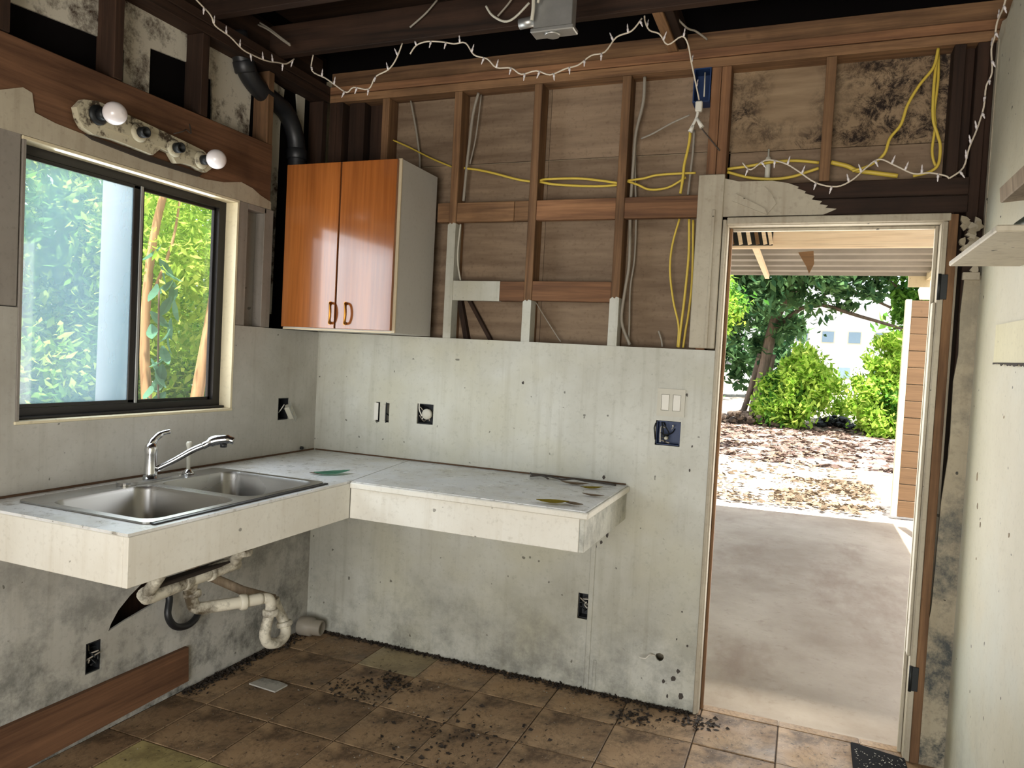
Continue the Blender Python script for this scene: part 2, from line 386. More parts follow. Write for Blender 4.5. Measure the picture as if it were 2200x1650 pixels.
for k in range(12):
    y = .0-.4*k-.02
    if WY0-.02 < y < WY1+.02:
        ys = y-.09 if abs(y+1.22) < .01 else y
        box('stud', 'wood_z', -.094, -.010, ys-.019, ys+.019, 0, WZ0-.02, wl)
        box('stud', 'dwood_z', -.094, -.003, y-.019, y+.019, 2.365, 2.688, wl)
    else:
        if abs(y+.42) < .03 or y > -.1:
            s_ = box('stud', 'dwood_z' if y > -.1 else 'wood_z', -.094, -.010, y-.019, y+.019, 0, 2.688, wl)
        else:
            box('stud', 'wood_z', -.094, -.010, y-.019, y+.019, 0, 1.53, wl)
            box('stud', 'dwood_z', -.094, -.003, y-.019, y+.019, 2.365, 2.688, wl)
box('header_board', 'header', -.045, -.003, -2.4, -.405, 2.105, 2.362, wl, .003)
# painted strips beside and above the window
rg = random.Random(3)
top = [(-2.4, 2.13), (-1.7, 2.15), (-1.56, 2.215), (-1.53, 2.208), (-1.52, 2.15), (-1.45, 2.138), (-1.365, 2.133), (-1.123, 2.129), (-.95, 2.118), (-.806, 2.113), (-.7, 2.125), (-.6, 2.15), (-.53, 2.14), (-.476, 2.12), (-.405, 2.104)]
MB().prism([(-2.4, WZ1), ]+[(-.405, WZ1)]+top[::-1], 'x', -.02, .001).build('paint_strip', 'paint_trim', wl, label='cream painted strip with torn upper edge')
for a, b in ((-.604, -.548), (-.443, -.383)):
    box('casing_board', 'paint_grey', -.052, -.001, a, b, 1.532, WZ1, wl)
box('recess_panel', 'paint_grey', -.06, -.052, -.56, -.42, 1.5, 2.12, wl, 0)
box('recess_head', 'paint_grey', -.05, -.001, -.548, -.432, 2.045, WZ1, wl)
y = WY0-.002
while y > -2.6:
    box('plank', 'paint_grey', -.02, -.001+R.uniform(-.002, .001), y-.098, y, 1.533, 2.13, wl, .003); y -= .1
box('plank', 'paint_grey', -.03, -.002, YB, -2.57, 1.533, 2.69, wl, .003)
# stained backing boards between the upper studs
for L in ([(-1.60, 2.49), (-1.24, 2.515), (-1.24, 2.74), (-1.60, 2.74)],
          [(-1.199, 2.51), (-1.13, 2.51), (-1.13, 2.36), (-1.015, 2.36), (-1.015, 2.565), (-.84, 2.58), (-.84, 2.74), (-1.199, 2.74)],
          [(-.80, 2.55), (-.70, 2.56), (-.69, 2.36), (-.47, 2.36), (-.46, 2.72), (-.80, 2.74)],
          [(-.40, 1.6), (-.27, 1.6), (-.26, 2.5), (-.24, 2.68), (-.40, 2.7)],
          [(-.118, 1.6), (-.085, 1.6), (-.085, 2.69), (-.15, 2.69), (-.118, 2.5)]):
    MB().prism(L, 'x', -.094, -.086).build('backing_board', 'stained', wl)
box('top_plate', 'dwood_y', -.094, .0, YB, .0, 2.69, 2.728, wl)
box('top_plate', 'dwood_y', -.094, .006, YB, .0, 2.729, 2.766, wl)
box('rim_board', 'dwood_y', -.094, -.05, YB, .0, 2.767, 2.906, wl)

# ---- back wall (y = 0 is the framing face)
DX0, DX1, DZ = 1.99, 2.755, 2.036
wb = MB().prism([[(-.11, -.06), (DX0-.02, -.06), (DX0-.02, DZ+.02), (DX1+.02, DZ+.02), (DX1+.02, -.06), (3.0, -.06), (3.0, 2.95), (-.11, 2.95)]], 'y', .104, .118).build('wall_back', 'cream_ext', kind='structure')
for a, b, c, d, mt in ((0, 1.16, 1.0, 2.366, 'ply'), (1.162, DX0-.02, 1.0, 2.366, 'ply'), (.3, 1.16, 2.37, 2.76, 'ply'), (1.162, 1.90, 2.37, 2.76, 'ply'),
                       (1.92, 2.34, 2.36, 2.76, 'mouldply'), (2.342, 2.80, 2.36, 2.76, 'mouldply'), (1.92, 2.80, 2.07, 2.357, 'ply')):
    box('sheathing_panel', mt, a, b, .092, .103, c, d, wb, 0)
box('sheathing_panel', 'dwood_z', 0, .298, .092, .103, 2.367, 2.76, wb, 0)
def paint_on_stud(st, x0, x1, z0, z1, rng=random.Random(5)):
    L = [(x0-.0015, z0), (x1+.0015, z0), (x1+.0015, z1), (x1-.012, z1+.004), ((x0+x1)/2, z1-.004), (x0+.01, z1+.003), (x0-.0015, z1-.006)]
    MB().prism(L, 'y', -.0022, .06).build('paint_patch', 'paint_wall', st, label='white painted lower end')
for xc, mt, pz in ((.02, 'dwood_z', 0), (.06, 'dwood_z', 0), (.33, 'wood_z', 0), (.725, 'wood_z', 2.07), (1.125, 'wood_z', 1.715), (1.53, 'wood_z', 1.735), (1.905, 'rwood_z', 0), (1.945, 'rwood_z', 0), (2.34, 'wood_z', 0), (2.775, 'dwood_z', 0), (2.85, 'dwood_z', 0)):
    z0 = 0 if xc < 1.92 or xc > 2.7 else 2.205
    if xc in (1.905,): z0 = 0
    st = box('stud', mt, xc-.019, xc+.019, .002, .091, z0+.002, 2.689, wb)
    if pz: paint_on_stud(st, xc-.019, xc+.019, 1.52, pz)
box('corner_filler', 'dwood_z', 2.795, 2.83, .05, .091, 1.9, 2.689, wb)
box('corner_filler', 'dwood_z', 2.87, 2.98, .02, .091, 1.9, 2.689, wb)
box('corner_filler', 'dwood_z', .10, .19, .03, .091, 1.0, 2.689, wb)
for a, b, mt in ((.642, .706, 'wood_x'), (.744, 1.035, 'wood_x'), (1.037, 1.106, 'wood_x'), (1.144, 1.511, 'rwood_x'), (1.549, 1.886, 'rwood_x')):
    box('blocking', mt, a, b, .004+R.uniform(0, .004), .042, 2.078, 2.168, wb)
b1 = box('blocking', 'rwood_x', .744, 1.106, .004, .042, 1.71, 1.80, wb); box('paint_patch', 'paint_wall', .7435, .985, .0025, .03, 1.709, 1.801, b1, 0)
box('blocking', 'rwood_x', 1.144, 1.511, .005, .042, 1.715, 1.804, wb)
MB().box(-.012, .012, 0, .03, 0, .27, 0, Matrix.Translation((.80, .06, 1.52)) @ Matrix.Rotation(rad(-14), 4, 'Y')).build('brace', 'dwood_z', wb)
MB().box(-.008, .008, 0, .02, 0, .30, 0, Matrix.Translation((.93, .06, 1.52)) @ Matrix.Rotation(rad(-33), 4, 'Y')).build('brace', 'dwood_z', wb)
box('top_plate', 'wood_x', .0, 3.0, .0, .091, 2.69, 2.727, wb)
box('top_plate', 'rwood_x', .0, 3.0, -.006, .091, 2.729, 2.765, wb)
box('rim_board', 'wood_x', .0, 3.0, .012, .05, 2.767, 2.84, wb)
# wainscot with real openings
panelB = [(.0, 0), (1.968, 0), (1.968, 1.524), (.0, 1.53)]
holesB = [outhole(.37, 1.149, .022, .098), outhole(.425, 1.149, .020, .095), outhole(.634, 1.158, .088, .098), outhole(1.795, 1.166, .105, .105), outhole(1.474, .368, .058, .115),
          [(1.818+.018*cos(a)*(1+.2*sin(3*a)), .209+.018*sin(a)) for a in [k*pi/4 for k in range(8)]]]
MB().prism([panelB]+holesB, 'y', -.009, .0).build('wainscot_panel', 'paint_wall', wb, label='dirty white painted panel behind the counter')
box('batten', 'paint_wall', 1.492, 1.514, -.016, -.0095, .0, .78, wb, .002)
box('batten', 'paint_wall', 1.53, 1.545, -.014, -.0095, .0, .14, wb, .002)
rg = random.Random(8)
for k, (x_, z_, sz) in enumerate(((1.13, 1.34, .010), (1.865, 1.335, .010), (1.90, 1.12, .007), (1.53, .95, .010), (1.56, .70, .014), (1.535, .665, .012), (1.51, .64, .012), (1.895, 1.02, .009), (1.88, .13, .020), (1.90, .165, .012), (1.84, .11, .012), (1.90, .42, .006), (1.885, .30, .006), (.62, .62, .007), (1.93, .28, .008), (1.915, .06, .018), (1.86, .05, .010))):
    pl = [(x_+sz*rg.uniform(.5, 1.1)*cos(i*pi/3)*.7, z_+sz*rg.uniform(.5, 1.1)*sin(i*pi/3)) for i in range(6)]
    MB().prism(pl, 'y', -.0105, -.0091).build('chipped_spot', 'wdark', wb)
# door header and casings
box('header_beam', 'dwood_x', 1.966, 2.835, -.004, .09, 2.072, 2.136, wb, .003)
box('header_beam', 'dwood_x', 1.966, 2.835, -.001, .09, 2.138, 2.203, wb, .003)
rg = random.Random(11)
edge = [(2.345, 2.073), (2.37, 2.083), (2.392, 2.094), (2.352, 2.099), (2.36, 2.108), (2.33, 2.114), (2.338, 2.125), (2.30, 2.133), (2.31, 2.146), (2.272, 2.158), (2.277, 2.165), (2.245, 2.178), (2.25, 2.184), (2.21, 2.20), (2.15, 2.212), (2.02, 2.214), (1.95, 2.232), (1.948, 2.073)]
MB().prism(edge, 'y', -.012, -.0045).build('header_facing', 'paint_trim', wb, label='painted facing board torn off halfway along the header')
MB().prism([(2.0, 2.135), (2.14, 2.075), (2.13, 2.10), (2.01, 2.165)], 'y', -.019, -.0125).build('splinter', 'paint_trim', wb)
MB().prism([(2.14, 2.08), (2.17, 2.12), (2.15, 2.16), (2.12, 2.19), (2.135, 2.14)], 'y', -.017, -.0125).build('splinter', 'paint_trim', wb)
# right of the door: mouldy plasterboard strip and torn scraps
MB().prism([(2.802, 0), (XR, 0), (XR, 1.84), (2.84, 1.845), (2.834, 1.70), (2.838, 1.55), (2.828, 1.45), (2.832, 1.2), (2.818, 1.0), (2.812, .6), (2.802, .5)], 'y', -.012, .0).build('plasterboard_strip', 'mould_drywall', wb)
MB().prism([(2.822, .3), (2.862, .3), (2.872, 1.76), (2.845, 1.79), (2.83, 1.2)], 'y', -.004, .0015).build('plasterboard_backing', 'mould_drywall', wb)
for k in range(16):
    cx, cz = 2.85+R.uniform(-.03, .025), R.choice([2.05, 2.03, 2.0, 1.96, 1.92, 1.84])+R.uniform(-.02, .02)
    pl = [(cx+R.uniform(.008, .022)*cos(a), cz+R.uniform(.008, .024)*sin(a)) for a in [i*pi/3 for i in range(6)]]
    MB().prism(pl, 'y', -.022-.001*k, -.012).build('plaster_scrap', 'mould_drywall' if k % 2 else 'paint_trim', wb)
box('pipe_stub_bracket', 'paint_trim', 2.83, 2.885, -.03, -.012, 1.822, 1.85, wb)

# ---- right wall
rg = random.Random(5)
topR = [(-YB*0+.0, 2.66)]
pts = [(.012, 0), (.0, 1.0), (-.004, 1.5), (.004, 1.86), (-.012, 1.95), (.006, 2.02), (-.02, 2.08), (-.004, 2.14), (.01, 2.3), (-.004, 2.45), (.012, 2.6), (0, 2.70), (-.05, 2.735), (-.12, 2.715), (-.2, 2.745), (-.3, 2.72), (-.5, 2.76), (YB, 2.76), (YB, 0)]
wr = MB().prism(pts, 'x', XR, XR+.014).build('wall_right', 'paint_right', kind='structure')
box('plaster_edge', 'paint_trim', XR-.004, XR, -.035, -.005, 1.9, 2.68, wr, .001)
for k in range(8):
    box('stud', 'dwood_z', XR+.016, XR+.10, -.4*k-.45, -.4*k-.41, 0, 2.76, wr)
box('outer_sheathing', 'dwood_z', XR+.101, XR+.11, YB, .1, -.06, 2.95, wr, 0)
o = MB().prism([(-.335, 1.515), (-.75, 1.505), (-.75, 1.635), (-.335, 1.64)], 'x', XR-.006, XR).build('patch_board', 'paint_patch', wr, label='yellowish thin patch board with dark stained lower edge')
MB().prism(jag((-.34, 1.512), (-.74, 1.504), 26, .004, rg)+[(-.74, 1.512), (-.34, 1.518)], 'x', XR-.0085, XR-.0062).build('glue_line', 'grime_and_shadow', o)

for k, (y_, z_, sz) in enumerate(((-.20, 1.126, .016), (-.24, 1.03, .012), (-.30, .98, .009), (-.66, 1.02, .008), (-.28, .86, .006), (-.5, 1.35, .005))):
    pl = [(y_+sz*rg.uniform(.5, 1)*cos(i*pi/3)*.6, z_+sz*rg.uniform(.6, 1.2)*sin(i*pi/3)) for i in range(6)]
    MB().prism(pl, 'x', XR-.0015, XR-.0001).build('chipped_spot', 'greywood', wr)
# ---- rear wall with a wide opening (behind the camera)
MB().prism([rect(-.11, 3.0, -.06, 2.95), rect(.9, 2.88, .1, 1.9)[::-1]], 'y', YB-.1, YB).build('wall_rear', 'paint_wall', kind='structure')

# ---- ceiling
ceil = box('ceiling', 'dwood_x', -.5, 3.35, YB-.6, .6, 3.02, 3.05, kind='structure', bev=0)
for k, y in enumerate([-.38-.406*i for i in range(11)]):
    box('joist', 'dwood_x', -.05, 2.99, y-.019, y+.019, 2.768, 2.906, ceil)
box('strut', 'wood_y', 1.70, 1.74, -.361, .02, 2.77, 2.86, ceil)
box('strut', 'dwood_y', 1.742, 1.775, -.361, .02, 2.78, 2.86, ceil)
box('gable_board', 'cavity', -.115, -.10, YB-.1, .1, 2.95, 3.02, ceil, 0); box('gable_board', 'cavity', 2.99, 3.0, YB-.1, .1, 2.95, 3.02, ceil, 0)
box('gable_board', 'cavity', -.1, 3.0, .09, .1, 2.84, 3.02, ceil, 0); box('gable_board', 'cavity', -.1, 3.0, YB-.1, YB-.09, 2.95, 3.02, ceil, 0)  # near-black boards, the attic's darkness is in their colour

# ---- window
win = MB(); fx0, fx1 = -.095, -.06; a, b, c, d = WY0+.012, WY1-.012, WZ0+.012, WZ1-.01
win.box(fx0, fx1, a, b, d-.032, d); win.box(fx0, fx1, a, b, c, c+.035); win.box(fx0, fx1, a, a+.03, c+.035, d-.032); win.box(fx0, fx1, b-.04, b, c+.035, d-.032)
win = win.build('window_1', 'alu', kind='structure', label='dark aluminium sliding window over the sink')
sash = MB(); s0, s1 = a+.03, -1.055; q0, q1 = c+.036, d-.033
sash.box(-.074, -.062, s0, s1, q1-.012, q1); sash.box(-.074, -.062, s0, s1, q0, q0+.012); sash.box(-.074, -.062, s0, s0+.012, q0, q1); sash.box(-.074, -.062, s1-.032, s1, q0, q1, .002)
sash = sash.build('sliding_sash', 'alu', win); box('pane', 'hazy', -.0685, -.0665, s0+.011, s1-.031, q0+.011, q1-.011, sash, 0, label='hazy bluish dusty pane')
box('sash_edge', 'alulight', -.0615, -.056, s1-.006, s1+.006, q0, q1, sash, .001)
fs = MB(); s0, s1 = -1.048, b-.041
fs.box(-.092, -.078, s0, s1, q1-.01, q1); fs.box(-.092, -.078, s0, s1, q0, q0+.01); fs.box(-.092, -.078, s0, s0+.022, q0, q1); fs.box(-.092, -.078, s1-.01, s1, q0, q1)
fs = fs.build('fixed_sash', 'alu', win); box('pane', 'glass', -.086, -.084, s0+.021, s1-.009, q0+.009, q1-.009, fs, 0)
box('window_head', 'paint_cream', -.097, .002, WY0, WY1, WZ1-.012, WZ1-.001, win, .001)
box('window_jamb', 'paint_cream', -.097, .002, WY1-.013, WY1-.001, WZ0+.012, WZ1-.012, win, .001)
box('window_jamb', 'paint_grey', -.097, .002, WY0+.001, WY0+.012, WZ0+.012, WZ1-.012, win, .001)
box('window_sill', 'paint_cream', -.097, .006, WY0-.004, WY1-.001, WZ0+.001, WZ0+.012, win, .002)
box('screen_track', 'alu', -.055, -.03, WY0+.014, WY1-.014, WZ0+.0125, WZ0+.022, win, .002)

# ---- door opening
door = MB().box(DX0-.018, DX0, -.006, .118, 0, DZ, .002).box(DX1, DX1+.018, -.006, .118, 0, DZ, .002).box(DX0-.018, DX1+.018, -.006, .118, DZ, DZ+.018, .002).build('door_1', 'paint_trim', kind='structure', label='open back doorway with old painted frame')
box('stop_strip', 'wood_z', DX0+.001, DX0+.013, .05, .07, 0, DZ-.001, door); box('stop_strip', 'paint_trim', DX1-.013, DX1-.001, .05, .07, 0, DZ-.001, door)
box('stop_strip', 'paint_trim', DX0+.014, DX1-.014, .05, .07, DZ-.013, DZ-.001, door)
box('side_casing', 'paint_trim', 1.862, 1.966, -.022, -.001, 1.532, 2.245, door, .003, label='wide cream casing board left of the doorway')
box('side_casing', 'paint_trim', 1.969, 1.984, -.02, -.0065, .0, 2.06, door, .003)
box('casing_bead', 'paint_trim', 1.925, 1.937, -.028, -.0225, 1.532, 2.10, door, .002)
box('head_casing', 'paint_trim', 1.985, 2.782, -.022, -.0065, 2.04, 2.068, door, .003)
box('side_casing', 'paint_trim', DX1+.004, DX1+.02, -.014, -.0065, .0, 2.038, door, .002)
box('rough_jamb', 'wood_z', DX1+.021, DX1+.052, -.015, -.0, .0, 2.065, door, .002)
box('rough_jamb', 'paint_trim', DX1-.011, DX1-.001, -.004, .045, .4, 1.74, door, .002)
for z in (1.75, .275):
    h = box('hinge', 'steelrust', DX1+.004, DX1+.03, -.021, -.0155, z, z+.092, door, .001)
    MB().tube([(DX1+.003, -.021, z-.002), (DX1+.003, -.021, z+.094)], .006, 8).build('hinge_pin', 'steelrust', h)
box('threshold', 'concrete', DX0, DX1, .06, .12, -.03, -.004, door, .002)
# ---- low board on the left wall
bb = MB().prism([(-1.62, .015), (-.815, .04), (-.822, .186), (-1.62, .190), (-2.6, .19), (-2.6, .0)], 'x', .0015, .02).build('baseboard_left', 'header', kind='structure', label='bare brown board along the foot of the left wall')
# ================================================================== FIXED FURNITURE
CZ = .928; CD = .1488
# ---- countertop
ct = thing('countertop', 'L-shaped white painted floating counter without base cabinets', 'countertop', (0, 0, CZ))
def cpt(l): return [(x, y) for x, y in l]
SX0, SX1, SY0, SY1 = .075, .625, -1.60, -.765
def inct(mb, name, mt, **k):
    o = mb.build(name, mt, ct, **k); o.data.transform(Matrix.Translation((0, 0, -CZ))); return o
inct(MB().prism([cpt([(.001, -1.698), (.664, -1.698), (.664, -.660), (.560, -.012), (.001, -.012)]), [(SX0+.02, SY0+.02), (SX0+.02, SY1-.02), (SX1-.02, SY1-.02), (SX1-.02, SY0+.02)]], 'z', CZ-.008, CZ), 'worktop', 'ctop')
inct(MB().prism(cpt([(.5625, -.012), (.6665, -.658), (1.636, -.658), (1.636, -.012)]), 'z', CZ-.008, CZ-.001), 'worktop', 'ctop')
inct(MB().box(.646, .666, -1.698, -.662, CZ-CD, CZ-.0085, .002), 'apron', 'paint_counter')
inct(MB().box(.001, .645, -1.698, -1.678, CZ-CD, CZ-.0085, .002), 'apron', 'paint_counter')
inct(MB().box(.667, 1.616, -.660, -.640, CZ-CD, CZ-.0085, .002), 'apron', 'paint_counter')
inct(MB().box(1.617, 1.636, -.660, -.012, CZ-CD, CZ-.0085, .002), 'apron', 'paint_wall')
inct(MB().box(.668, 1.65, -.672, -.661, CZ-.028, CZ-.004, .004), 'nosing', 'paint_counter')
inct(MB().box(1.637, 1.648, -.66, -.012, CZ-.028, CZ-.004, .003), 'nosing', 'paint_counter')
inct(MB().box(.01, .05, -1.67, -.05, CZ-.07, CZ-.0085, .002), 'ledger', 'wood_y')
inct(MB().box(.06, 1.6, -.05, -.012, CZ-.07, CZ-.0085, .002), 'ledger', 'wood_x')
inct(MB().box(.0012, .009, -1.69, -.02, CZ+.0002, CZ+.007, .001), 'caulk_line', 'rust')
inct(MB().box(.012, 1.63, -.0165, -.0095, CZ+.0002, CZ+.006, .001), 'caulk_line', 'rust')
# ---- sink
def rrect(x0, x1, y0, y1, r, n=5):
    out = []
    for cx, cy, a0 in ((x1-r, y1-r, 0), (x0+r, y1-r, pi/2), (x0+r, y0+r, pi), (x1-r, y0+r, 3*pi/2)):
        for k in range(n+1):
            a = a0+pi/2*k/n; out.append((cx+r*cos(a), cy+r*sin(a)))
    return out
sk = thing('kitchen_sink', 'stainless steel double bowl sink set into the counter under the window', 'sink', (.35, -1.18, CZ))
def insk(mb, name, mt, **k):
    o = mb.build(name, mt, sk, **k); o.data.transform(Matrix.Translation((-.35, 1.18, -CZ))); return o
B1 = (.175, .600, -1.572, -1.205); B2 = (.175, .600, -1.160, -.793)
insk(MB().box(SX1+.001, SX1+.016, SY0+.01, SY1-.01, CZ+.0005, CZ+.0045, .001), 'rim_gap_shade', 'black')  # black strip painted in for the shaded gap at the raised rim
insk(MB().prism([rrect(SX0, SX1, SY0, SY1, .03), rrect(*B1, .055)[::-1], rrect(*B2, .055)[::-1]], 'z', CZ+.001, CZ+.006), 'rim', 'steel')
for B in (B1, B2):
    mb = MB(); bm = mb.bm; loops = []
    for ins, z, r in ((0, .006, .055), (.004, -.006, .055), (.012, -.15, .055), (.03, -.175, .05), (.07, -.182, .04), (.13, -.185, .03)):
        loops.append([bm.verts.new((x, y, CZ+z)) for x, y in rrect(B[0]+ins, B[1]-ins, B[2]+ins, B[3]-ins, r)])
    for i in range(len(loops)-1):
        n = len(loops[i])
        for k in range(n):
            f = bm.faces.new((loops[i][k], loops[i][(k+1) % n], loops[i+1][(k+1) % n], loops[i+1][k])); f.smooth = True
    bm.faces.new(loops[-1])
    bo = insk(mb, 'bowl', 'steel')
    cx, cy = (B[0]+B[1])/2, (B[2]+B[3])/2
    dm = MB().lathe([(.045, 0), (.045, .003), (.038, .004), (.03, -.0), (.004, -.001)], (cx, cy, CZ-.184), n=20).build('drain_strainer', 'chrome', bo)
    dm.data.transform(Matrix.Translation((-.35, 1.18, -CZ)))
# ---- faucet
fc = thing('faucet', 'chrome single lever kitchen faucet behind the sink bowls', 'faucet', (.125, -1.14, CZ+.006))
def plate(x0, x1, y0, y1, z0, z1, r):
    return MB().prism(rrect(x0, x1, y0, y1, r), 'z', z0, z1)
plate(-.028, .028, -.135, .135, .0005, .012, .027).build('base_plate', 'chrome', fc)
MB().lathe([(.026, .012), (.023, .03), (.021, .10), (.023, .115), (.021, .13), (.012, .14), (.002, .142)], n=20).build('body', 'chrome', fc)
MB().tube(smooth_path([(-.002, 0, .132), (.002, .012, .152), (.01, .035, .172), (.018, .065, .178)]), [.014]*5+[.012]*5+[.009]*5+[.008], 10).build('lever', 'chrome', fc)
MB().tube(smooth_path([(.018, .01, .045), (.06, .045, .075), (.11, .085, .115), (.145, .11, .135)]), .0115, 12).build('spout', 'chrome', fc)
MB().tube(smooth_path([(.138, .105, .130), (.165, .13, .150), (.20, .155, .158), (.225, .17, .152)]), [.013]*4+[.019]*4+[.018]*4+[.014]*4, 12).build('spray_head', 'chrome', fc)
MB().lathe([(.012, 0), (.013, .012), (.010, .014)], (.195, .15, .128), (0, 0, 1), 14).build('aerator', 'black', fc)
sp = thing('side_sprayer', 'thin chrome post standing right of the faucet', 'sprayer', (.118, -.955, CZ+.006))
MB().lathe([(.022, 0), (.021, .008), (.014, .016), (.012, .02)], n=16).build('collar', 'chrome', sp)
MB().lathe([(.007, .018), (.008, .06), (.0075, .10), (.012, .12), (.008, .128)], n=14).build('stem', 'offwhite', sp)

# ---- wall cabinet
cb = thing('wall_cabinet', 'white sided wall cabinet with two glossy orange-brown doors', 'cabinet', (.337, -.17, 1.53))
def incb(mb, name, mt, **k):
    o = mb.build(name, mt, cb, **k); o.data.transform(Matrix.Translation((-.337, .17, -1.53))); return o
cbody = MB().box(.037, .053, -.332, -.001, 1.532, 2.29, .001).box(.621, .637, -.332, -.001, 1.532, 2.29, .001).box(.053, .621, -.332, -.001, 2.274, 2.29).box(.053, .621, -.332, -.001, 1.532, 1.548).box(.053, .621, -.012, -.001, 1.548, 2.274)
incb(cbody, 'body', 'laminate'); incb(MB().box(.054, .620, -.30, -.013, 1.9, 1.915), 'shelf', 'laminate')
incb(MB().box(.6375, .6385, -.3335, -.327, 1.531, 2.291).box(.621, .6375, -.3345, -.3325, 1.532, 2.291).box(.037, .621, -.3345, -.3325, 1.53, 1.537), 'edge_band', 'edge')
for (x0, x1, hx) in ((.040, .333, .311), (.341, .626, .392)):
    d = incb(MB().box(x0, x1, -.352, -.336, 1.541, 2.286, .0015), 'door', 'veneer')
    h = MB().tube(smooth_path([(hx-.0, -.351, 1.565), (hx+.012, -.372, 1.57), (hx+.018, -.378, 1.61), (hx+.012, -.372, 1.65), (hx, -.351, 1.655)], 6), .006, 8).tube([(hx, -.351, 1.566), (hx, -.3545, 1.566)], .009, 10).tube([(hx, -.351, 1.654), (hx, -.3545, 1.654)], .009, 10)
    h = h.build('handle', 'brass', d); h.data.transform(Matrix.Translation((-.337, .17, -1.53)))
box_strip = incb(MB().box(.334, .340, -.344, -.336, 1.541, 2.286), 'door_gap_shade', 'dwood_z')  # dark strip set between the doors, painting the shaded groove

# ---- vanity light bar above the window
lb = thing('light_bar', 'peeling cream vanity light bar with four sockets above the window', 'light fixture', (0.0, -1.10, 2.19))
ol = [(-.30, .015), (-.275, .048), (-.225, .06), (-.17, .058), (.14, .035), (.25, .025), (.285, .01), (.298, -.035), (.27, -.057), (.235, -.056), (.205, -.05), (.16, -.05), (.12, -.06), (.09, -.028), (.045, -.024), (.01, -.058), (-.05, -.055), (-.15, -.05), (-.235, -.055), (-.27, -.045), (-.29, -.02)]
MB().prism(ol, 'x', .004, .03).build('backplate', 'fixture', lb)
MB().prism([(p[0]*.8, p[1]*.45) for p in ol[:8]]+[(.22, -.02), (-.2, -.02)], 'x', .0305, .034).build('raised_band', 'fixture', lb)
MB().prism([(-.25, -.058), (.27, -.062), (.25, -.078), (.0, -.08), (-.22, -.068)], 'x', .002, .012).build('gap_shadow_strip', 'grime_and_shadow', lb)  # dark strip painting the shadow below the backplate
for k, y in enumerate((-.225, -.06, .10, .235)):
    so_ = MB().lathe([(.034, .0), (.034, .004), (.028, .009), (.022, .012)], (.034, y, .012-.03*k/3), (1, 0, 0), 18).build('socket_ring', 'fixture' if k else 'steelrust', lb)
    MB().lathe([(.019, .0), (.019, .03), (.015, .03), (.015, .006), (.004, .006)], (.044, y, .012-.03*k/3), (1, 0, 0), 16).build('socket', 'steelrust', so_)
for nm, y, z, tl in (('light_bulb', -1.325, 2.202, 'round white bulb in the left end socket of the light bar'), ('light_bulb', -.865, 2.172, 'round white bulb in the right end socket of the light bar')):
    pr = [(.013, 0), (.014, .02), (.02, .026)]+[(.038*sin(a), .058-.038*cos(a)) for a in [rad(q) for q in range(32, 181, 14)]]
    o = MB().lathe(pr, (0, 0, 0), (1, 0, 0), 22).build(nm, 'bulb'); o.location = (.056, y, z); tag(o, tl, 'light bulb', 'bulbs in the light bar')
o = MB().tube(smooth_path([(.02, -.99, 2.24), (.04, -.965, 2.255), (.03, -.94, 2.27), (.035, -.92, 2.262), (.02, -.915, 2.30)]), .0025, 6).build('loose_wire', 'wdark'); rehome(o, (.02, -.99, 2.24)); tag(o, 'short curled wire poking out above the light bar', 'wire')

# ---- outlets and switches
def device(kind, name, label, loc, axis, seed):
    """recessed wiring box with the wires or device left in it; axis: 'x' room face at x=0, 'y' at y=0"""
    t = thing(name, label, 'outlet' if 'outlet' in name or 'receptacle' in name else 'electrical box', loc, 0 if axis == 'y' else rad(90))
    rr = random.Random(seed); w, h = kind['w'], kind['h']
    if kind.get('box', 1):
        mb = MB().box(-w/2, -w/2+.003, .001, .05, -h/2, h/2).box(w/2-.003, w/2, .001, .05, -h/2, h/2).box(-w/2, w/2, .001, .05, -h/2, -h/2+.003).box(-w/2, w/2, .001, .05, h/2-.003, h/2).box(-w/2, w/2, .047, .05, -h/2, h/2)
        mb.build('box', kind.get('boxmat', 'black'), t)
    for k in range(kind.get('wires', 4)):
        p0 = V((rr.uniform(-w*.3, w*.3), .045, rr.uniform(-h*.3, h*.3))); p1 = p0+V((rr.uniform(-.02, .02), -.03, rr.uniform(-.02, .02))); p2 = V((rr.uniform(-w*.4, w*.4), -.008, rr.uniform(-h*.4, h*.4)))
        MB().tube(smooth_path([p0, p1, p2], 4), .0028, 6).build('wire', rr.choice(['white', 'black', 'wgrey', 'steelrust']), t)
    return t
t = device(dict(w=.072, h=.102, wires=2), 'outlet', 'dangling receptacle hanging from its box right of the window', (0, -.262, 1.148), 'x', 1)
mm = Matrix.Translation((.012, -.03, -.012)) @ Matrix.Rotation(rad(-35), 4, 'Y') @ Matrix.Rotation(rad(25), 4, 'Z')
MB().box(-.017, .017, -.012, .014, -.034, .034, .003, mm).build('receptacle_body', 'offwhite', t); MB().box(-.019, .019, -.0145, -.0125, -.05, .05, 0, mm).build('mounting_strap', 'galv', t)
MB().box(-.012, .012, -.016, -.0147, .006, .028, .001, mm).build('socket_face', 'offwhite', t); MB().box(-.012, .012, -.016, -.0147, -.028, -.006, .001, mm).build('socket_face', 'offwhite', t)
device(dict(w=.057, h=.108, wires=7), 'electrical_box', 'open dark wiring box low on the left wall above the brown board', (0, -1.25, .297), 'x', 2)
t = device(dict(w=.095, h=.094, wires=2), 'outlet', 'white switch body standing in its half covered hole, nearest the corner', (.395, 0, 1.149), 'y', 3)
MB().box(.005, .02, -.014, .03, -.042, .042, .002).build('receptacle_body', 'offwhite', t); MB().box(-.045, -.022, -.0105, -.0095, -.04, .045, .0).build('broken_cover', 'white', t); MB().box(.022, .026, -.013, -.0095, -.05, .05, 0).build('mounting_strap', 'steelrust', t)
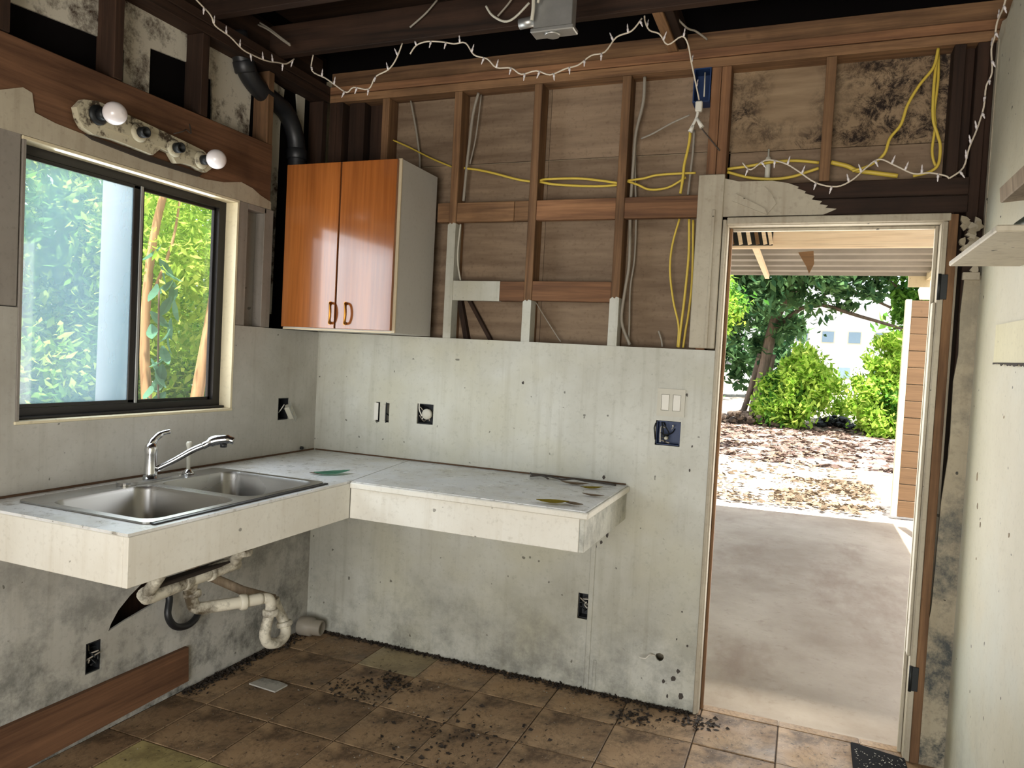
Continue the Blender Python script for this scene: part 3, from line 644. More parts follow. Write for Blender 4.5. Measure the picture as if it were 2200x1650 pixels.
t = device(dict(w=.085, h=.095, wires=6), 'outlet', 'round faced receptacle loose in a square hole above the counter', (.634, 0, 1.158), 'y', 4)
MB().lathe([(.026, 0), (.026, .02), (.022, .024), (.003, .025)], (.008, .012, .0), (0, -1, 0), 20).build('receptacle_face', 'offwhite', t)
MB().tube(smooth_path([(-.035, -.005, .06), (-.03, -.012, .02), (-.015, -.01, -.01)]), .003, 6).build('wire', 'white', t)
t = device(dict(w=.10, h=.10, wires=8, boxmat='blue'), 'electrical_box', 'burnt open wiring box with wire ends below the double switch', (1.795, 0, 1.166), 'y', 5)
MB().lathe([(.009, 0), (.007, .02), (.003, .024)], (-.005, .0, -.02), (0, -1, 0), 10).build('wire_nut', 'offwhite', t)
MB().tube([(-.052, -.012, .04), (-.056, -.02, .02), (-.05, -.014, -.03)], .003, 6).build('wire', 'steelrust', t)
device(dict(w=.055, h=.11, wires=7), 'electrical_box', 'open dark wiring box low on the back wall beside the thin batten', (1.474, 0, .368), 'y', 6)
t = thing('light_switch', 'double rocker light switch in painted plate left of the doorway', 'light switch', (1.802, -.0095, 1.297))
MB().prism([rect(-.058, .058, -.058, .058), rect(-.041, -.007, -.035, .035)[::-1], rect(.007, .041, -.035, .035)[::-1]], 'y', -.006, -.0002).build('cover_plate', 'offwhite', t)
for x, tl in ((-.024, 4), (.024, -4)):
    MB().box(-.0155, .0155, -.003, .001, -.033, .033, .001, Matrix.Translation((x, -.0035, 0)) @ Matrix.Rotation(rad(tl), 4, 'X')).build('rocker', 'white', t)
o = MB().tube([(0, 0, 0), (0, -.012, 0)], .008, 14).build('screw_plug', 'black'); o.location = (.0, 0, 0); o.rotation_euler = (0, 0, rad(90)); o.location = (.003, -.12, CZ+.018); tag(o, 'small dark round plug in the wall at the back corner of the counter', 'plug')
o = MB().tube(smooth_path([(0, -.01, 0), (.02, -.04, .01), (.035, -.05, -.004), (.06, -.055, -.003)]), .003, 6).build('cable_stub', 'white'); o.location = (1.80, 0, .212); o.scale = (-1, 1, 1); tag(o, 'white cable end poking out of a hole near the floor', 'cable')

# ================================================================== PLUMBING
dp = thing('drain_pipe', 'dirty white plastic sink drain with elbow and trap hanging under the counter', 'pipe', (.3, -1.1, .58))
O_ = V((.3, -1.1, .58))
def indp(mb, name, mt, parent=None):
    o = mb.build(name, mt, parent or dp); o.data.transform(Matrix.Translation(-O_)); return o
main = indp(MB().tube([(.31, -1.315, .600), (.305, -1.30, .583), (.30, -1.275, .580), (.30, -1.13, .590), (.31, -.93, .60), (.315, -.89, .603)], .027, 14), 'waste_arm', 'pvc')
indp(MB().box(.285, .33, -1.27, -.93, .607, .622, .004, None), 'grime_crust', 'grime_and_shadow', main)
indp(MB().lathe([(.03, 0), (.032, .006), (.032, .026), (.028, .03)], (.30, -1.145, .588), (0, 1, .04), 14), 'slip_nut', 'pvc')
indp(MB().lathe([(.03, 0), (.031, .02), (.028, .024)], (.305, -1.03, .592), (0, 1, .04), 14), 'slip_nut', 'pvc')
for y, z1 in ((-1.305, .745), (-.92, .745)):
    indp(MB().tube([(.385 if y > -1 else .345, y-.02, z1), (.36, y, .66), (.315, y, .602)], .022, 12), 'tailpiece', 'pvc')
indp(MB().lathe([(.030, 0), (.033, .006), (.033, .02), (.03, .024)], (.36, -.905, .64), (0, 0, 1), 14), 'slip_nut', 'pvc')
indp(MB().tube(smooth_path([(.285, -1.085, .585), (.27, -1.075, .54), (.255, -1.05, .485), (.262, -1.03, .455), (.30, -.97, .452), (.35, -.89, .452), (.385, -.82, .452)], 4), .023, 14), 'down_elbow', 'pvc')
indp(MB().lathe([(.029, 0), (.032, .005), (.032, .022), (.029, .027)], (.266, -1.062, .505), (-.15, .1, 1), 14), 'slip_nut', 'pvc')
indp(MB().lathe([(.028, 0), (.031, .005), (.031, .022), (.028, .027)], (.345, -.90, .452), (.5, .75, 0), 14), 'slip_nut', 'pvc')
indp(MB().tube(smooth_path([(.375, -.838, .452), (.395, -.80, .448), (.40, -.785, .42), (.395, -.785, .385), (.385, -.79, .33), (.38, -.79, .29), (.385, -.77, .255), (.395, -.72, .245), (.39, -.675, .262), (.37, -.66, .30), (.34, -.67, .36), (.33, -.68, .40)], 4), .0215, 14), 'p_trap', 'pvc')
indp(MB().lathe([(.028, 0), (.032, .005), (.032, .022), (.028, .027)], (.40, -.785, .375), (0, 0, 1), 14), 'slip_nut', 'pvc')
indp(MB().lathe([(.028, 0), (.033, .005), (.033, .018), (.028, .022)], (.375, -.66, .285), (-.3, 0, 1), 14), 'slip_nut', 'pvc')
indp(MB().tube([(.33, -.68, .40), (.25, -.78, .45), (.12, -.86, .52), (.0, -.87, .55)], .019, 10), 'wall_arm', 'greywood')
o = MB().tube(smooth_path([(.012, -1.0, .50), (.03, -.945, .44), (.05, -.965, .37), (.05, -.93, .315), (.04, -.86, .29), (.03, -.80, .30), (.012, -.76, .33)], 6), [.014]*36+[.014], 10).build('drain_hose', 'black'); rehome(o, (.012, -1.0, .50)); tag(o, 'black hose looping out of the wall behind the drain pipe', 'hose')
o = MB().lathe([(.042, 0), (.046, .006), (.046, .07), (.038, .075), (.038, .12), (.03, .125), (.03, .06)], (0, 0, 0), (1, .15, 0), 18).build('pipe_coupling', 'wgrey'); o.location = (.03, -.105, .047); tag(o, 'grey pipe coupling on the floor in the room corner', 'pipe fitting')
vp = thing('vent_pipe', 'black plastic vent pipe curving through the studs beside the cabinet', 'pipe', (-.048, -.17, 1.55))
pth = [(-.052, -.60, 2.80), (-.052, -.575, 2.72), (-.05, -.53, 2.645), (-.05, -.45, 2.60), (-.05, -.36, 2.585), (-.05, -.27, 2.56), (-.05, -.205, 2.49), (-.048, -.18, 2.40), (-.048, -.175, 2.2), (-.048, -.175, 1.56)]
o = MB().tube(smooth_path(pth, 5), .042, 16).build('pipe_run', 'black', vp); o.data.transform(Matrix.Translation((.048, .17, -1.55)))
o = MB().lathe([(.045, 0), (.048, .004), (.048, .045), (.045, .05)], (-.05, -.56, 2.69), (0, .4, -.9), 16).build('coupling', 'black', vp); o.data.transform(Matrix.Translation((.048, .17, -1.55)))
o = MB().lathe([(.045, 0), (.048, .004), (.048, .045), (.045, .05)], (-.048, -.178, 2.36), (0, 0, 1), 16).build('coupling', 'black', vp); o.data.transform(Matrix.Translation((.048, .17, -1.55)))
o = MB().lathe([(.011, 0), (.011, .11), (.008, .118), (.004, .12), (.004, .15)], n=12).build('pipe_stub', 'offwhite'); o.location = (2.125, .05, 2.205); tag(o, 'short upright white pipe stub on the door header', 'pipe')

# ================================================================== WIRING IN THE OPEN WALL
def cable(pts, r, mt, label, group=None, name='electrical_cable', n=8):
    o = MB().tube(smooth_path(pts, 5), r, n).build(name, mt); rehome(o, pts[0]); return tag(o, label, 'cable', group)
Y = 'romex'
cable([(.76, .03, 2.336), (.83, .03, 2.325), (.912, .03, 2.306), (1.03, .03, 2.273), (1.10, .03, 2.26), (1.104, .03, 2.262)], .0055, Y, 'yellow cable sagging into the stud nearest the cabinet side')
cable([(1.146, .03, 2.262), (1.178, .03, 2.267), (1.321, .03, 2.265), (1.429, .03, 2.251), (1.509, .03, 2.237)], .0055, Y, 'upper yellow cable across the middle stud bay')
cable([(1.146, .03, 2.256), (1.235, .03, 2.24), (1.409, .03, 2.227), (1.509, .03, 2.229)], .0055, Y, 'lower yellow cable across the middle stud bay')
cable([(1.551, .03, 2.246), (1.621, .03, 2.253), (1.673, .03, 2.264), (1.751, .03, 2.267), (1.84, .03, 2.267)], .005, Y, 'nearly straight yellow cable right of the middle studs')
cable([(1.551, .03, 2.243), (1.60, .03, 2.225), (1.65, .03, 2.204), (1.728, .03, 2.21), (1.80, .03, 2.25)], .005, Y, 'sagging yellow cable below the nearly straight one, left of the doorway stud')
cable([(1.808, .02, 2.453), (1.808, .02, 2.402), (1.801, .02, 2.352), (1.792, .02, 2.301), (1.789, .02, 2.238), (1.783, .02, 2.18)], .006, Y, 'yellow cable dropping from the hanging connectors to the wall block')
cable([(1.82, .05, 2.45), (1.82, .05, 2.36), (1.815, .05, 2.27), (1.81, .05, 2.18)], .005, 'wgrey', 'dull cable dropping beside the yellow one under the connectors')
cable([(1.968, .03, 2.277), (2.052, .03, 2.285), (2.14, .03, 2.297), (2.232, .03, 2.298), (2.318, .03, 2.286)], .006, Y, 'yellow cable arching over the pipe stub above the door header')
cable([(1.97, .02, 2.262), (2.056, .02, 2.236), (2.145, .02, 2.226), (2.219, .02, 2.232), (2.28, .02, 2.25), (2.318, .02, 2.262)], .006, Y, 'yellow cable sagging along the top of the door header')
cable([(2.362, .03, 2.285), (2.42, .03, 2.268), (2.457, .03, 2.249), (2.53, .03, 2.235), (2.60, .03, 2.222)], .009, Y, 'thick yellow cable pair right of the short stud over the door')
cable([(2.702, .0, 2.68), (2.691, .0, 2.612), (2.649, .0, 2.551), (2.614, .0, 2.48), (2.596, .0, 2.408), (2.562, .0, 2.358), (2.546, .0, 2.3), (2.50, .01, 2.262), (2.44, .02, 2.245)], .0055, Y, 'yellow cable slanting down left from the top corner over the door')
cable([(2.704, .01, 2.684), (2.698, .01, 2.572), (2.702, .01, 2.433), (2.721, .01, 2.366), (2.733, .01, 2.322), (2.731, .01, 2.256), (2.704, .01, 2.228), (2.65, .01, 2.215)], .0055, Y, 'yellow cable hanging nearest the right stud over the door and curling left')
cable([(2.705, .025, 2.688), (2.712, .025, 2.575), (2.707, .025, 2.458), (2.714, .025, 2.399), (2.709, .025, 2.319), (2.716, .025, 2.274), (2.73, .025, 2.244)], .005, Y, 'yellow cable hanging behind its twin at the right stud over the door')
cable([(1.784, .03, 2.076), (1.76, .03, 1.964), (1.757, .03, 1.856), (1.778, .03, 1.731), (1.807, .03, 1.624), (1.808, .03, 1.534)], .0045, Y, 'yellow cable bowing away left of the door casing')
cable([(1.826, .02, 2.072), (1.833, .02, 1.944), (1.831, .02, 1.838), (1.825, .02, 1.713), (1.818, .02, 1.605), (1.814, .02, 1.532)], .0055, Y, 'yellow cable running down the bay, middle of three by the casing')
cable([(1.84, .04, 2.072), (1.848, .04, 1.908), (1.850, .04, 1.784), (1.843, .04, 1.668), (1.836, .04, 1.606), (1.83, .04, 1.532)], .005, Y, 'yellow cable running down tight against the door casing')
G = 'wgrey'
cable([(1.60, .03, 2.685), (1.60, .03, 2.58), (1.58, .03, 2.48), (1.573, .03, 2.42), (1.572, .03, 2.33), (1.566, .046, 2.18), (1.568, .05, 2.05), (1.576, .03, 1.984), (1.578, .03, 1.874), (1.566, .03, 1.763), (1.56, .03, 1.634), (1.603, .03, 1.534)], .007, G, 'thick grey cable running down right of the double painted stud')
cable([(1.59, .05, 2.55), (1.572, .055, 2.45), (1.575, .055, 2.3), (1.59, .06, 2.1), (1.594, .06, 1.913), (1.584, .055, 1.784), (1.589, .055, 1.626), (1.59, .055, 1.535)], .0045, G, 'thinner grey cable behind the thick one right of the studs')
cable([(.815, .03, 2.683), (.792, .03, 2.586), (.78, .03, 2.445), (.772, .03, 2.338), (.764, .03, 2.18)], .007, 'wgrey', 'pale cable slanting down beside the stud right of the cabinet')
cable([(.818, .055, 2.683), (.80, .055, 2.485), (.776, .055, 2.36)], .004, 'wgrey', 'thin cable close behind the pale slanting one')
cable([(.755, .03, 2.072), (.748, .03, 1.96), (.752, .03, 1.88), (.769, .03, 1.805)], .0045, 'offwhite', 'short pale cable between the two rows of blocking')
cable([(.435, .06, 2.686), (.472, .06, 2.545), (.495, .06, 2.433), (.501, .06, 2.395), (.505, .06, 2.30)], .005, G, 'dim grey cable hanging in the dark bay over the cabinet')
cable([(.352, .05, 2.497), (.448, .05, 2.455), (.569, .05, 2.397), (.671, .05, 2.355), (.704, .05, 2.34)], .004, Y, 'thin dim cable sloping across the bay over the cabinet')
cable([(1.15, .05, 1.71), (1.20, .05, 1.64), (1.26, .05, 1.56), (1.28, .05, 1.535)], .0025, G, 'thin wire slanting down under the lower blocking')
cable([(1.72, .05, 1.60), (1.735, .05, 1.56), (1.74, .05, 1.532)], .004, G, 'short grey wire end rising over the panel top')
cable([(1.81, -.03, 2.49), (1.734, -.02, 2.464), (1.658, .0, 2.434), (1.60, .03, 2.424)], .004, G, 'grey cable crossing from the thick grey cable to the hanging connectors')
cable([(1.848, -.02, 2.45), (1.888, -.02, 2.401), (1.938, -.015, 2.341)], .0025, 'wdark', 'dark thin wire slanting over the reddish stud')
cable([(1.745, -.3, 2.85), (1.76, -.22, 2.82), (1.80, -.16, 2.79), (1.83, -.12, 2.79), (1.87, -.08, 2.77)], .004, G, 'grey cable bent over the ceiling strut')
for a, b, lb_ in (((.697, -.42, 2.807), (.82, -.42, 2.904), 'stiff thin wire standing on the dark ceiling joist'), ((1.10, -.43, 2.80), (1.18, -.43, 2.90), 'thin wire rising above the coil by the metal box')):
    cable([a, tuple((V(a)+V(b))/2+V((.01, 0, 0))), b], .004, G, lb_)
cable([(-.02, -.5, 2.875), (.03, -.5, 2.845), (.079, -.5, 2.811), (.147, -.5, 2.764)], .004, G, 'upper of two grey wires lying over the left ceiling corner')
cable([(-.02, -.51, 2.862), (.04, -.51, 2.832), (.10, -.5, 2.79), (.15, -.5, 2.758)], .004, G, 'lower of two grey wires lying over the left ceiling corner')
cable([(1.08, -.5, 2.81), (1.108, -.5, 2.772), (1.161, -.5, 2.742), (1.204, -.5, 2.752), (1.26, -.5, 2.80)], .0045, 'offwhite', 'pale wire loop hanging left of the metal ceiling box')
# blue box and connectors
bx = thing('junction_box', 'blue plastic junction box on the stud left of the doorway', 'electrical box', (1.848, .045, 2.62))
MB().prism([rect(-.035, .035, -.07, .07), rect(-.03, .03, -.065, .065)[::-1]], 'y', -.045, .03).build('shell', 'blue', bx)
MB().box(-.034, .034, .03, .033, -.069, .069).build('back', 'blue', bx); MB().tube([(.01, -.046, .05), (.012, -.047, -.05)], .003, 6).build('wire', 'offwhite', bx)
t = thing('plug_connector', 'cluster of white plug and wire nuts hanging from the light string', 'plug', (1.846, -.03, 2.52))
MB().box(-.014, .014, -.012, .012, -.02, .022, .004).build('plug_body', 'white', t)
MB().tube(smooth_path([(-.003, 0, -.02), (-.008, 0, -.045), (-.022, 0, -.075), (-.03, 0, -.09)]), .006, 8).build('plug_lead', 'white', t)
MB().tube([(-.006, -.002, -.045), (.018, -.002, -.085)], [.006, .010], 8).build('wire_nut', 'white', t)
MB().tube([(-.018, -.002, -.075), (-.03, -.002, -.10)], [.006, .011], 8).build('wire_nut', 'white', t)
# metal ceiling box
gb = thing('ceiling_box', 'galvanised metal vent box hanging from the ceiling joists', 'vent box', (1.49, -.88, 2.50))
MB().box(-.055, .075, -.012, .03, .015, .268, .002).build('housing', 'galv', gb)
MB().box(-.062, .083, -.02, .036, .0, .015, .003).build('flange', 'galv', gb)
MB().lathe([(.024, 0), (.026, .005), (.020, .006), (.017, .003)], (.005, .008, -.006), (0, 0, 1), 24).build('grille_ring', 'galv', gb)
MB().tube([(-.065, .03, .06), (-.12, .03, .055)], .017, 12).build('cable_clamp', 'galv', gb)
MB().tube(smooth_path([(-.05, -.04, .27), (-.05, -.04, .15), (-.045, -.045, .07), (-.05, -.04, .03)]), .006, 8).build('lead_wire', 'offwhite', gb)
MB().tube(smooth_path([(-.015, -.04, .27), (-.02, -.04, .17), (-.03, -.045, .08)]), .004, 8).build('lead_wire', 'offwhite', gb)

# ================================================================== FAIRY LIGHT STRINGS
def fairy(label, runs, seed, step=.075):
    r = random.Random(seed); t = thing('fairy_light_string', label, 'string lights', runs[0][0]); o0 = V(runs[0][0])
    mb = MB(); 
    for run in runs: mb.tube([p-o0 for p in smooth_path(run, 4)], .0032, 6)
    mb.build('cord', 'cord', t); proto = None
    for run in runs:
        P = smooth_path(run, 4); acc = .02
        for i in range(1, len(P)):
            acc += (P[i]-P[i-1]).length
            if acc > step*.8:
                acc = 0; d = (P[i]-P[i-1]).normalized(); up = V((0, -.2, 1)) if r.random() < .5 else V((r.uniform(-.4, .4), -.3, -1))
                ax = (up-d*up.dot(d)*.6).normalized()
                if proto is None:
                    proto = MB().lathe([(.0042, 0), (.0046, .014), (.0028, .015), (.003, .024), (.001, .032)], n=7).build('mini_bulb', 'bulb', t); b = proto
                else:
                    b = proto.copy(); C.objects.link(b); b.parent = t
                b.location = P[i]-o0; b.rotation_euler = ax.to_track_quat('Z', 'Y').to_euler()
    return t
fairy('white mini light string along the upper left wall plate', [[(.1, -1.05, 2.765), (.1, -.98, 2.738), (.1, -.908, 2.714), (.1, -.882, 2.684), (.1, -.802, 2.675), (.1, -.73, 2.654), (.1, -.666, 2.655), (.1, -.589, 2.663), (.1, -.51, 2.685), (.1, -.459, 2.7), (.11, -.42, 2.735)]], 1)
fairy('white mini light string looping under the joist above the cabinet', [[(.181, -.38, 2.762), (.177, -.38, 2.693), (.253, -.38, 2.652), (.314, -.38, 2.612), (.369, -.38, 2.58), (.404, -.38, 2.599), (.481, -.38, 2.585), (.514, -.38, 2.635), (.576, -.38, 2.659), (.612, -.38, 2.699), (.64, -.38, 2.764)]], 2)
fairy('long white mini light string swagged under the joist by the metal box', [[(.674, -.37, 2.719), (.703, -.37, 2.753), (.755, -.37, 2.763), (.829, -.37, 2.753), (.881, -.37, 2.74), (.934, -.37, 2.738), (.976, -.37, 2.685), (1.036, -.37, 2.663), (1.079, -.37, 2.624), (1.144, -.37, 2.616), (1.19, -.37, 2.587), (1.253, -.37, 2.595), (1.312, -.37, 2.574), (1.377, -.37, 2.592), (1.427, -.37, 2.601), (1.476, -.37, 2.632), (1.53, -.37, 2.64), (1.572, -.37, 2.691), (1.63, -.37, 2.708), (1.664, -.36, 2.755)]], 3)
fairy('white mini light string dropping from the strut to the connectors', [[(1.66, -.3, 2.79), (1.653, -.25, 2.79), (1.665, -.22, 2.77), (1.701, -.2, 2.76), (1.736, -.2, 2.715), (1.788, -.2, 2.741), (1.812, -.19, 2.716), (1.824, -.15, 2.658), (1.836, -.1, 2.6), (1.848, -.05, 2.542)]], 4, .11)
fairy('white mini light string draped along the bare door header', [[(2.032, -.03, 2.284), (2.066, -.04, 2.252), (2.12, -.03, 2.29), (2.19, -.05, 2.27), (2.242, -.05, 2.238), (2.312, -.05, 2.188), (2.386, -.05, 2.171), (2.44, -.05, 2.195), (2.479, -.05, 2.233), (2.526, -.05, 2.268), (2.585, -.05, 2.24), (2.645, -.05, 2.209), (2.697, -.05, 2.21), (2.748, -.05, 2.197), (2.761, -.05, 2.186)]], 5, .065)
fairy('white mini light string climbing the torn edge of the right wall', [[(2.761, -.055, 2.186), (2.803, -.05, 2.223), (2.817, -.05, 2.293), (2.837, -.05, 2.359), (2.853, -.05, 2.435), (2.855, -.055, 2.508), (2.867, -.07, 2.55), (2.862, -.057, 2.637), (2.862, -.10, 2.664), (2.862, -.123, 2.705), (2.864, -.2, 2.724), (2.862, -.25, 2.765)]], 6, .06)

# ================================================================== RIGHT WALL SHELVES
o = MB().box(2.704, XR-.001, -1.156, -.56, 0, .016, .003).build('wall_shelf', 'paint_trim'); o.location.z = 1.80; rehome(o, (2.8, -.85, 0)); o.location.z = 1.80; tag(o, 'cream painted shelf board on the right wall', 'shelf')
o = MB().box(-.045, .044, -.9, 0, -.022, .022, .003, Matrix.Rotation(rad(-6), 4, 'Y')).build('shelf_board', 'greywood'); o.location = (2.84, -.70, 1.985); tag(o, 'rough brown board fixed above the cream shelf', 'shelf')
t = thing('container', 'dark green container lying on the cream wall shelf', 'container', (2.84, -.80, 1.817))
MB().lathe([(.03, 0), (.038, .01), (.038, .20), (.03, .215)], (0, 0, .0385), (0, -1, 0), 16).build('body', 'dgreen', t); MB().lathe([(.018, 0), (.018, .02)], (0, 0, .0385), (0, 1, 0), 12).build('cap', 'dgreen', t)

# ================================================================== LOOSE BITS
def chip(name, mt, loc, w, d, h, seed, label, cat, group=None, rz=0):
    r = random.Random(seed); n = 9
    L = [(w/2*cos(a)*r.uniform(.7, 1.1), d/2*sin(a)*r.uniform(.7, 1.1)) for a in [2*pi*k/n for k in range(n)]]
    o = MB().prism(L, 'z', 0, h).build(name, mt); o.location = loc; o.rotation_euler = (0, 0, rz); return tag(o, label, cat, group)
o = MB().prism([(-.075, -.03), (.07, -.04), (.075, .035), (.02, .045), (-.06, .04)], 'z', 0, .006).build('plaster_chip', 'paint_left'); o.location = (.275, -.63, .0015); tag(o, 'flat pale grey chip lying on the tiles left of the trap', 'debris')
def leafmesh(name, mt, l, w, curl=.3):
    bm = bmesh.new(); c = []; n = 5
    for i in range(n+1):
        t = i/n; ww = w*sin(pi*min(max(t, .04), .97))**.8; z = curl*l*(t-.5)**2
        c.append([bm.verts.new((t*l-l/2, -ww, z+ww*.35)), bm.verts.new((t*l-l/2, 0, z)), bm.verts.new((t*l-l/2, ww, z+ww*.35))])
    for i in range(n):
        for k in range(2): bm.faces.new((c[i][k], c[i+1][k], c[i+1][k+1], c[i][k+1]))
    mb = MB(); mb.bm.free(); mb.bm = bm; return mb
specs = [((1.49, -.59, CZ+.001), .12, .026, 'leaf_yellow', 20, 'curled yellow-brown dry leaf at the front edge of the counter'),
         ((1.56, -.57, CZ+.001), .09, .018, 'leaf_dead', -15, 'brown dry leaf just right of the yellow one on the counter'),
         ((1.44, -.15, CZ+.001), .12, .02, 'leaf_dead', 10, 'brown leaf at the back of the counter near its right end'),
         ((1.53, -.20, CZ+.001), .10, .018, 'leaf_yellow', 35, 'yellowish leaf near the right back end of the counter'),
         ((1.58, -.36, CZ+.001), .09, .015, 'leaf_dead', 0, 'small dark leaf near the right edge of the counter'),
         ((.52, -.58, CZ+.001), .16, .03, 'leaf_teal', 60, 'dull green leaf on the counter near the inner corner'),
         ((.47, -.60, CZ+.001), .09, .014, 'leaf_dead', 65, 'dark leaf beside the green leaf right of the sink')]
for p, l, ww, mt, rz, lb_ in specs:
    o = leafmesh('dry_leaf', mt, l, ww).build('dry_leaf', mt); o.location = p; o.rotation_euler = (0, 0, rad(rz)); tag(o, lb_, 'leaf')
o = MB().tube(smooth_path([(1.20, -.045, CZ+.01), (1.23, -.06, CZ+.006), (1.28, -.075, CZ+.012), (1.33, -.07, CZ+.006), (1.37, -.10, CZ+.007), (1.42, -.09, CZ+.015), (1.46, -.07, CZ+.008), (1.52, -.06, CZ+.006), (1.60, -.07, CZ+.005)], 4), .0045, 6).tube(smooth_path([(1.22, -.10, CZ+.006), (1.27, -.09, CZ+.012), (1.31, -.115, CZ+.006)], 4), .004, 6).build('dead_vine', 'wdark'); rehome(o, (1.20, -.045, CZ)); tag(o, 'dark dried vine lying along the back of the counter', 'vine')
def litter(name, n, area_, size, mt, label, seed, zf, thick=.4):
    r = np.random.RandomState(seed); P = area_(r, n)
    verts = []; faces = []
    for i, (x, y) in enumerate(P):
        a = r.rand()*6.28; s = size*(.4+1.2*r.rand()); h = s*thick*r.rand()
        z = zf(x, y); ca, sa = cos(a)*s, sin(a)*s
        b = len(verts); verts += [(x-ca, y-sa, z), (x+sa*.5, y-ca*.5, z+h), (x+ca, y+sa, z+h*.4), (x-sa*.5, y+ca*.5, z+.001)]
        faces += [(b, b+1, b+2), (b, b+2, b+3)]
    me = bpy.data.meshes.new(name); me.from_pydata(verts, [], faces); me.materials.append(M[mt]); o = bpy.data.objects.new(name, me); C.objects.link(o)
    return tag(o, label, 'debris' if 'floor' in name or 'dirt' in name else 'leaves', kind='stuff')
litter('wall_dirt', 1500, lambda r, n: [(x, -.012-abs(r.randn())*.016*(1+(.9 < x < 1.7)*.6)) for x in r.uniform(.05, 1.97, n)], .008, 'grime_and_shadow', 'dark dirt and crumbs gathered along the foot of the back wall', 1, lambda x, y: .001, 1.2)
litter('corner_dirt', 700, lambda r, n: [(.012+abs(r.randn())*.03, y) for y in r.uniform(-.85, -.05, n)], .009, 'grime_and_shadow', 'dark dirt gathered at the foot of the left wall', 2, lambda x, y: .001, 1.2)
litter('floor_crumbs', 900, lambda r, n: list(zip(r.uniform(.2, 2.8, n), r.uniform(-1.4, -.05, n))), .0035, 'wgrey', 'pale crumbs scattered over the floor tiles', 3, lambda x, y: .001, .8)
litter('floor_debris', 700, lambda r, n: [(np.clip(cx+r.randn()*s, .05, 2.8), min(cy+r.randn()*s*.7, -.02)) for cx, cy, s in [((.72, -.35, .06), (1.75, -.16, .05), (1.15, -.62, .16), (1.98, -.09, .05), (1.3, -.9, .2), (.62, -.5, .08))[k % 6] for k in range(n)]], .009, 'grime_and_shadow', 'dark leaf crumbs heaped on the floor tiles', 4, lambda x, y: .001, .9)
mt_ = thing('floor_mat', 'torn black mat speckled with white debris by the right door jamb', 'mat', (2.67, -.1, .002))
MB().prism([(-.095, .125), (-.09, .132), (.09, .09), (.105, -.4), (-.10, -.4)], 'z', 0, .006).build('mat_sheet', 'matblack', mt_)
litter_o = litter('mat_specks', 260, lambda r, n: list(zip(r.uniform(-.085, .09, n), r.uniform(-.38, .08, n))), .003, 'offwhite', None, 6, lambda x, y: .0065, .6); litter_o.parent = mt_
del litter_o['category']

# ================================================================== OUTSIDE
def gz(x, y): return -.05+.032*max(0., y-6.5)
me = bpy.data.meshes.new('ground'); gv = []; gf = []; nx, ny = 60, 90; rgn = np.random.RandomState(5)
xs = np.concatenate([np.linspace(-30, -6, 8), np.linspace(-5, 10, 40), np.linspace(12, 34, 8)]); ys = np.concatenate([np.linspace(-14, -.5, 8), np.linspace(0, 24, 70), np.linspace(27, 60, 8)])
for y_ in ys:
    for x_ in xs: gv.append((x_, y_, gz(x_, y_)+(rgn.rand()-.5)*.05*(y_ > 6) - (.03 if y_ < 6 else .0)))
nx = len(xs)
for j in range(len(ys)-1):
    for i in range(nx-1): gf.append((j*nx+i, j*nx+i+1, (j+1)*nx+i+1, (j+1)*nx+i))
me.from_pydata(gv, [], gf); me.materials.append(M['ground']); go = bpy.data.objects.new('ground', me); C.objects.link(go); tag(go, kind='structure')
for p in me.polygons: p.use_smooth = True
slab = MB().prism([(-.1, .121), (4.2, .121), (4.2, 5.4), (3.3, 5.2), (2.5, 5.12), (1.5, 5.05), (-.1, 5.1)], 'z', -.12, -.032).build('patio_slab', 'concrete', kind='structure')
litter('ground_leaves', 5200, lambda r, n: list(zip(r.uniform(-1, 3.1, n), 5.6+9*r.rand(n)**1.2)), .045, 'leaf_dead', 'brown leaf litter scattered over the sunny yard', 8, gz, .6)
litter('ground_leaves', 9000, lambda r, n: list(zip(r.uniform(-1, 5.5, n), 9+6.5*r.rand(n))), .075, 'leaf_shade_litter', 'dense litter before the far bushes, its purplish brown tone standing for shade', 10, gz, .5)  # litter made dense and dark to paint dappled tree shade on the ground
litter('ground_leaves', 1400, lambda r, n: list(zip(2.0+r.rand(n)*1.25, 5.9+r.rand(n)*1.9)), .035, 'leaf_dead', 'denser brown leaf litter in front of the patio edge', 9, gz, .8)
# patio roof
pr = thing('patio_roof', 'corrugated patio roof on a pale beam beyond the doorway', 'roof', (1.7, 2.4, 2.4))
def inpr(mb, name, mt, **k):
    o = mb.build(name, mt, pr, **k); o.data.transform(Matrix.Translation((-1.7, -2.4, -2.4))); return o
mb = MB(); bm = mb.bm; prev = None; n = 0; yy = .14
def rz_(y): return 2.60-.045*(y-.14)
while yy < 4.62:
    ph = (yy/.27) % 1.0
    zz = rz_(yy)+.055*(0 if ph < .38 else (ph-.38)/.1 if ph < .48 else 1 if ph < .9 else (1-ph)/.1)
    cur = (bm.verts.new((.2, yy, zz)), bm.verts.new((3.34, yy, zz)), bm.verts.new((.2, yy, zz+.003)), bm.verts.new((3.34, yy, zz+.003)))
    if prev:
        for a_, b_ in ((0, 1), (2, 3)):
            f = bm.faces.new((prev[a_], prev[b_], cur[b_], cur[a_]))
    prev = cur; yy += .02
inpr(mb, 'corrugated_sheet', 'roof')
inpr(MB().box(.2, 3.34, 2.38, 2.42, 2.318, 2.465, .002), 'beam', 'pine')
inpr(MB().box(.2, 3.34, .14, .18, 2.42, 2.57, .002), 'beam', 'pine')
inpr(MB().box(1.72, 2.05, 2.374, 2.3795, 2.335, 2.45, 0), 'cleat_gap_shade', 'steelrust')  # dark sheet added so the gaps between the cleats look shaded
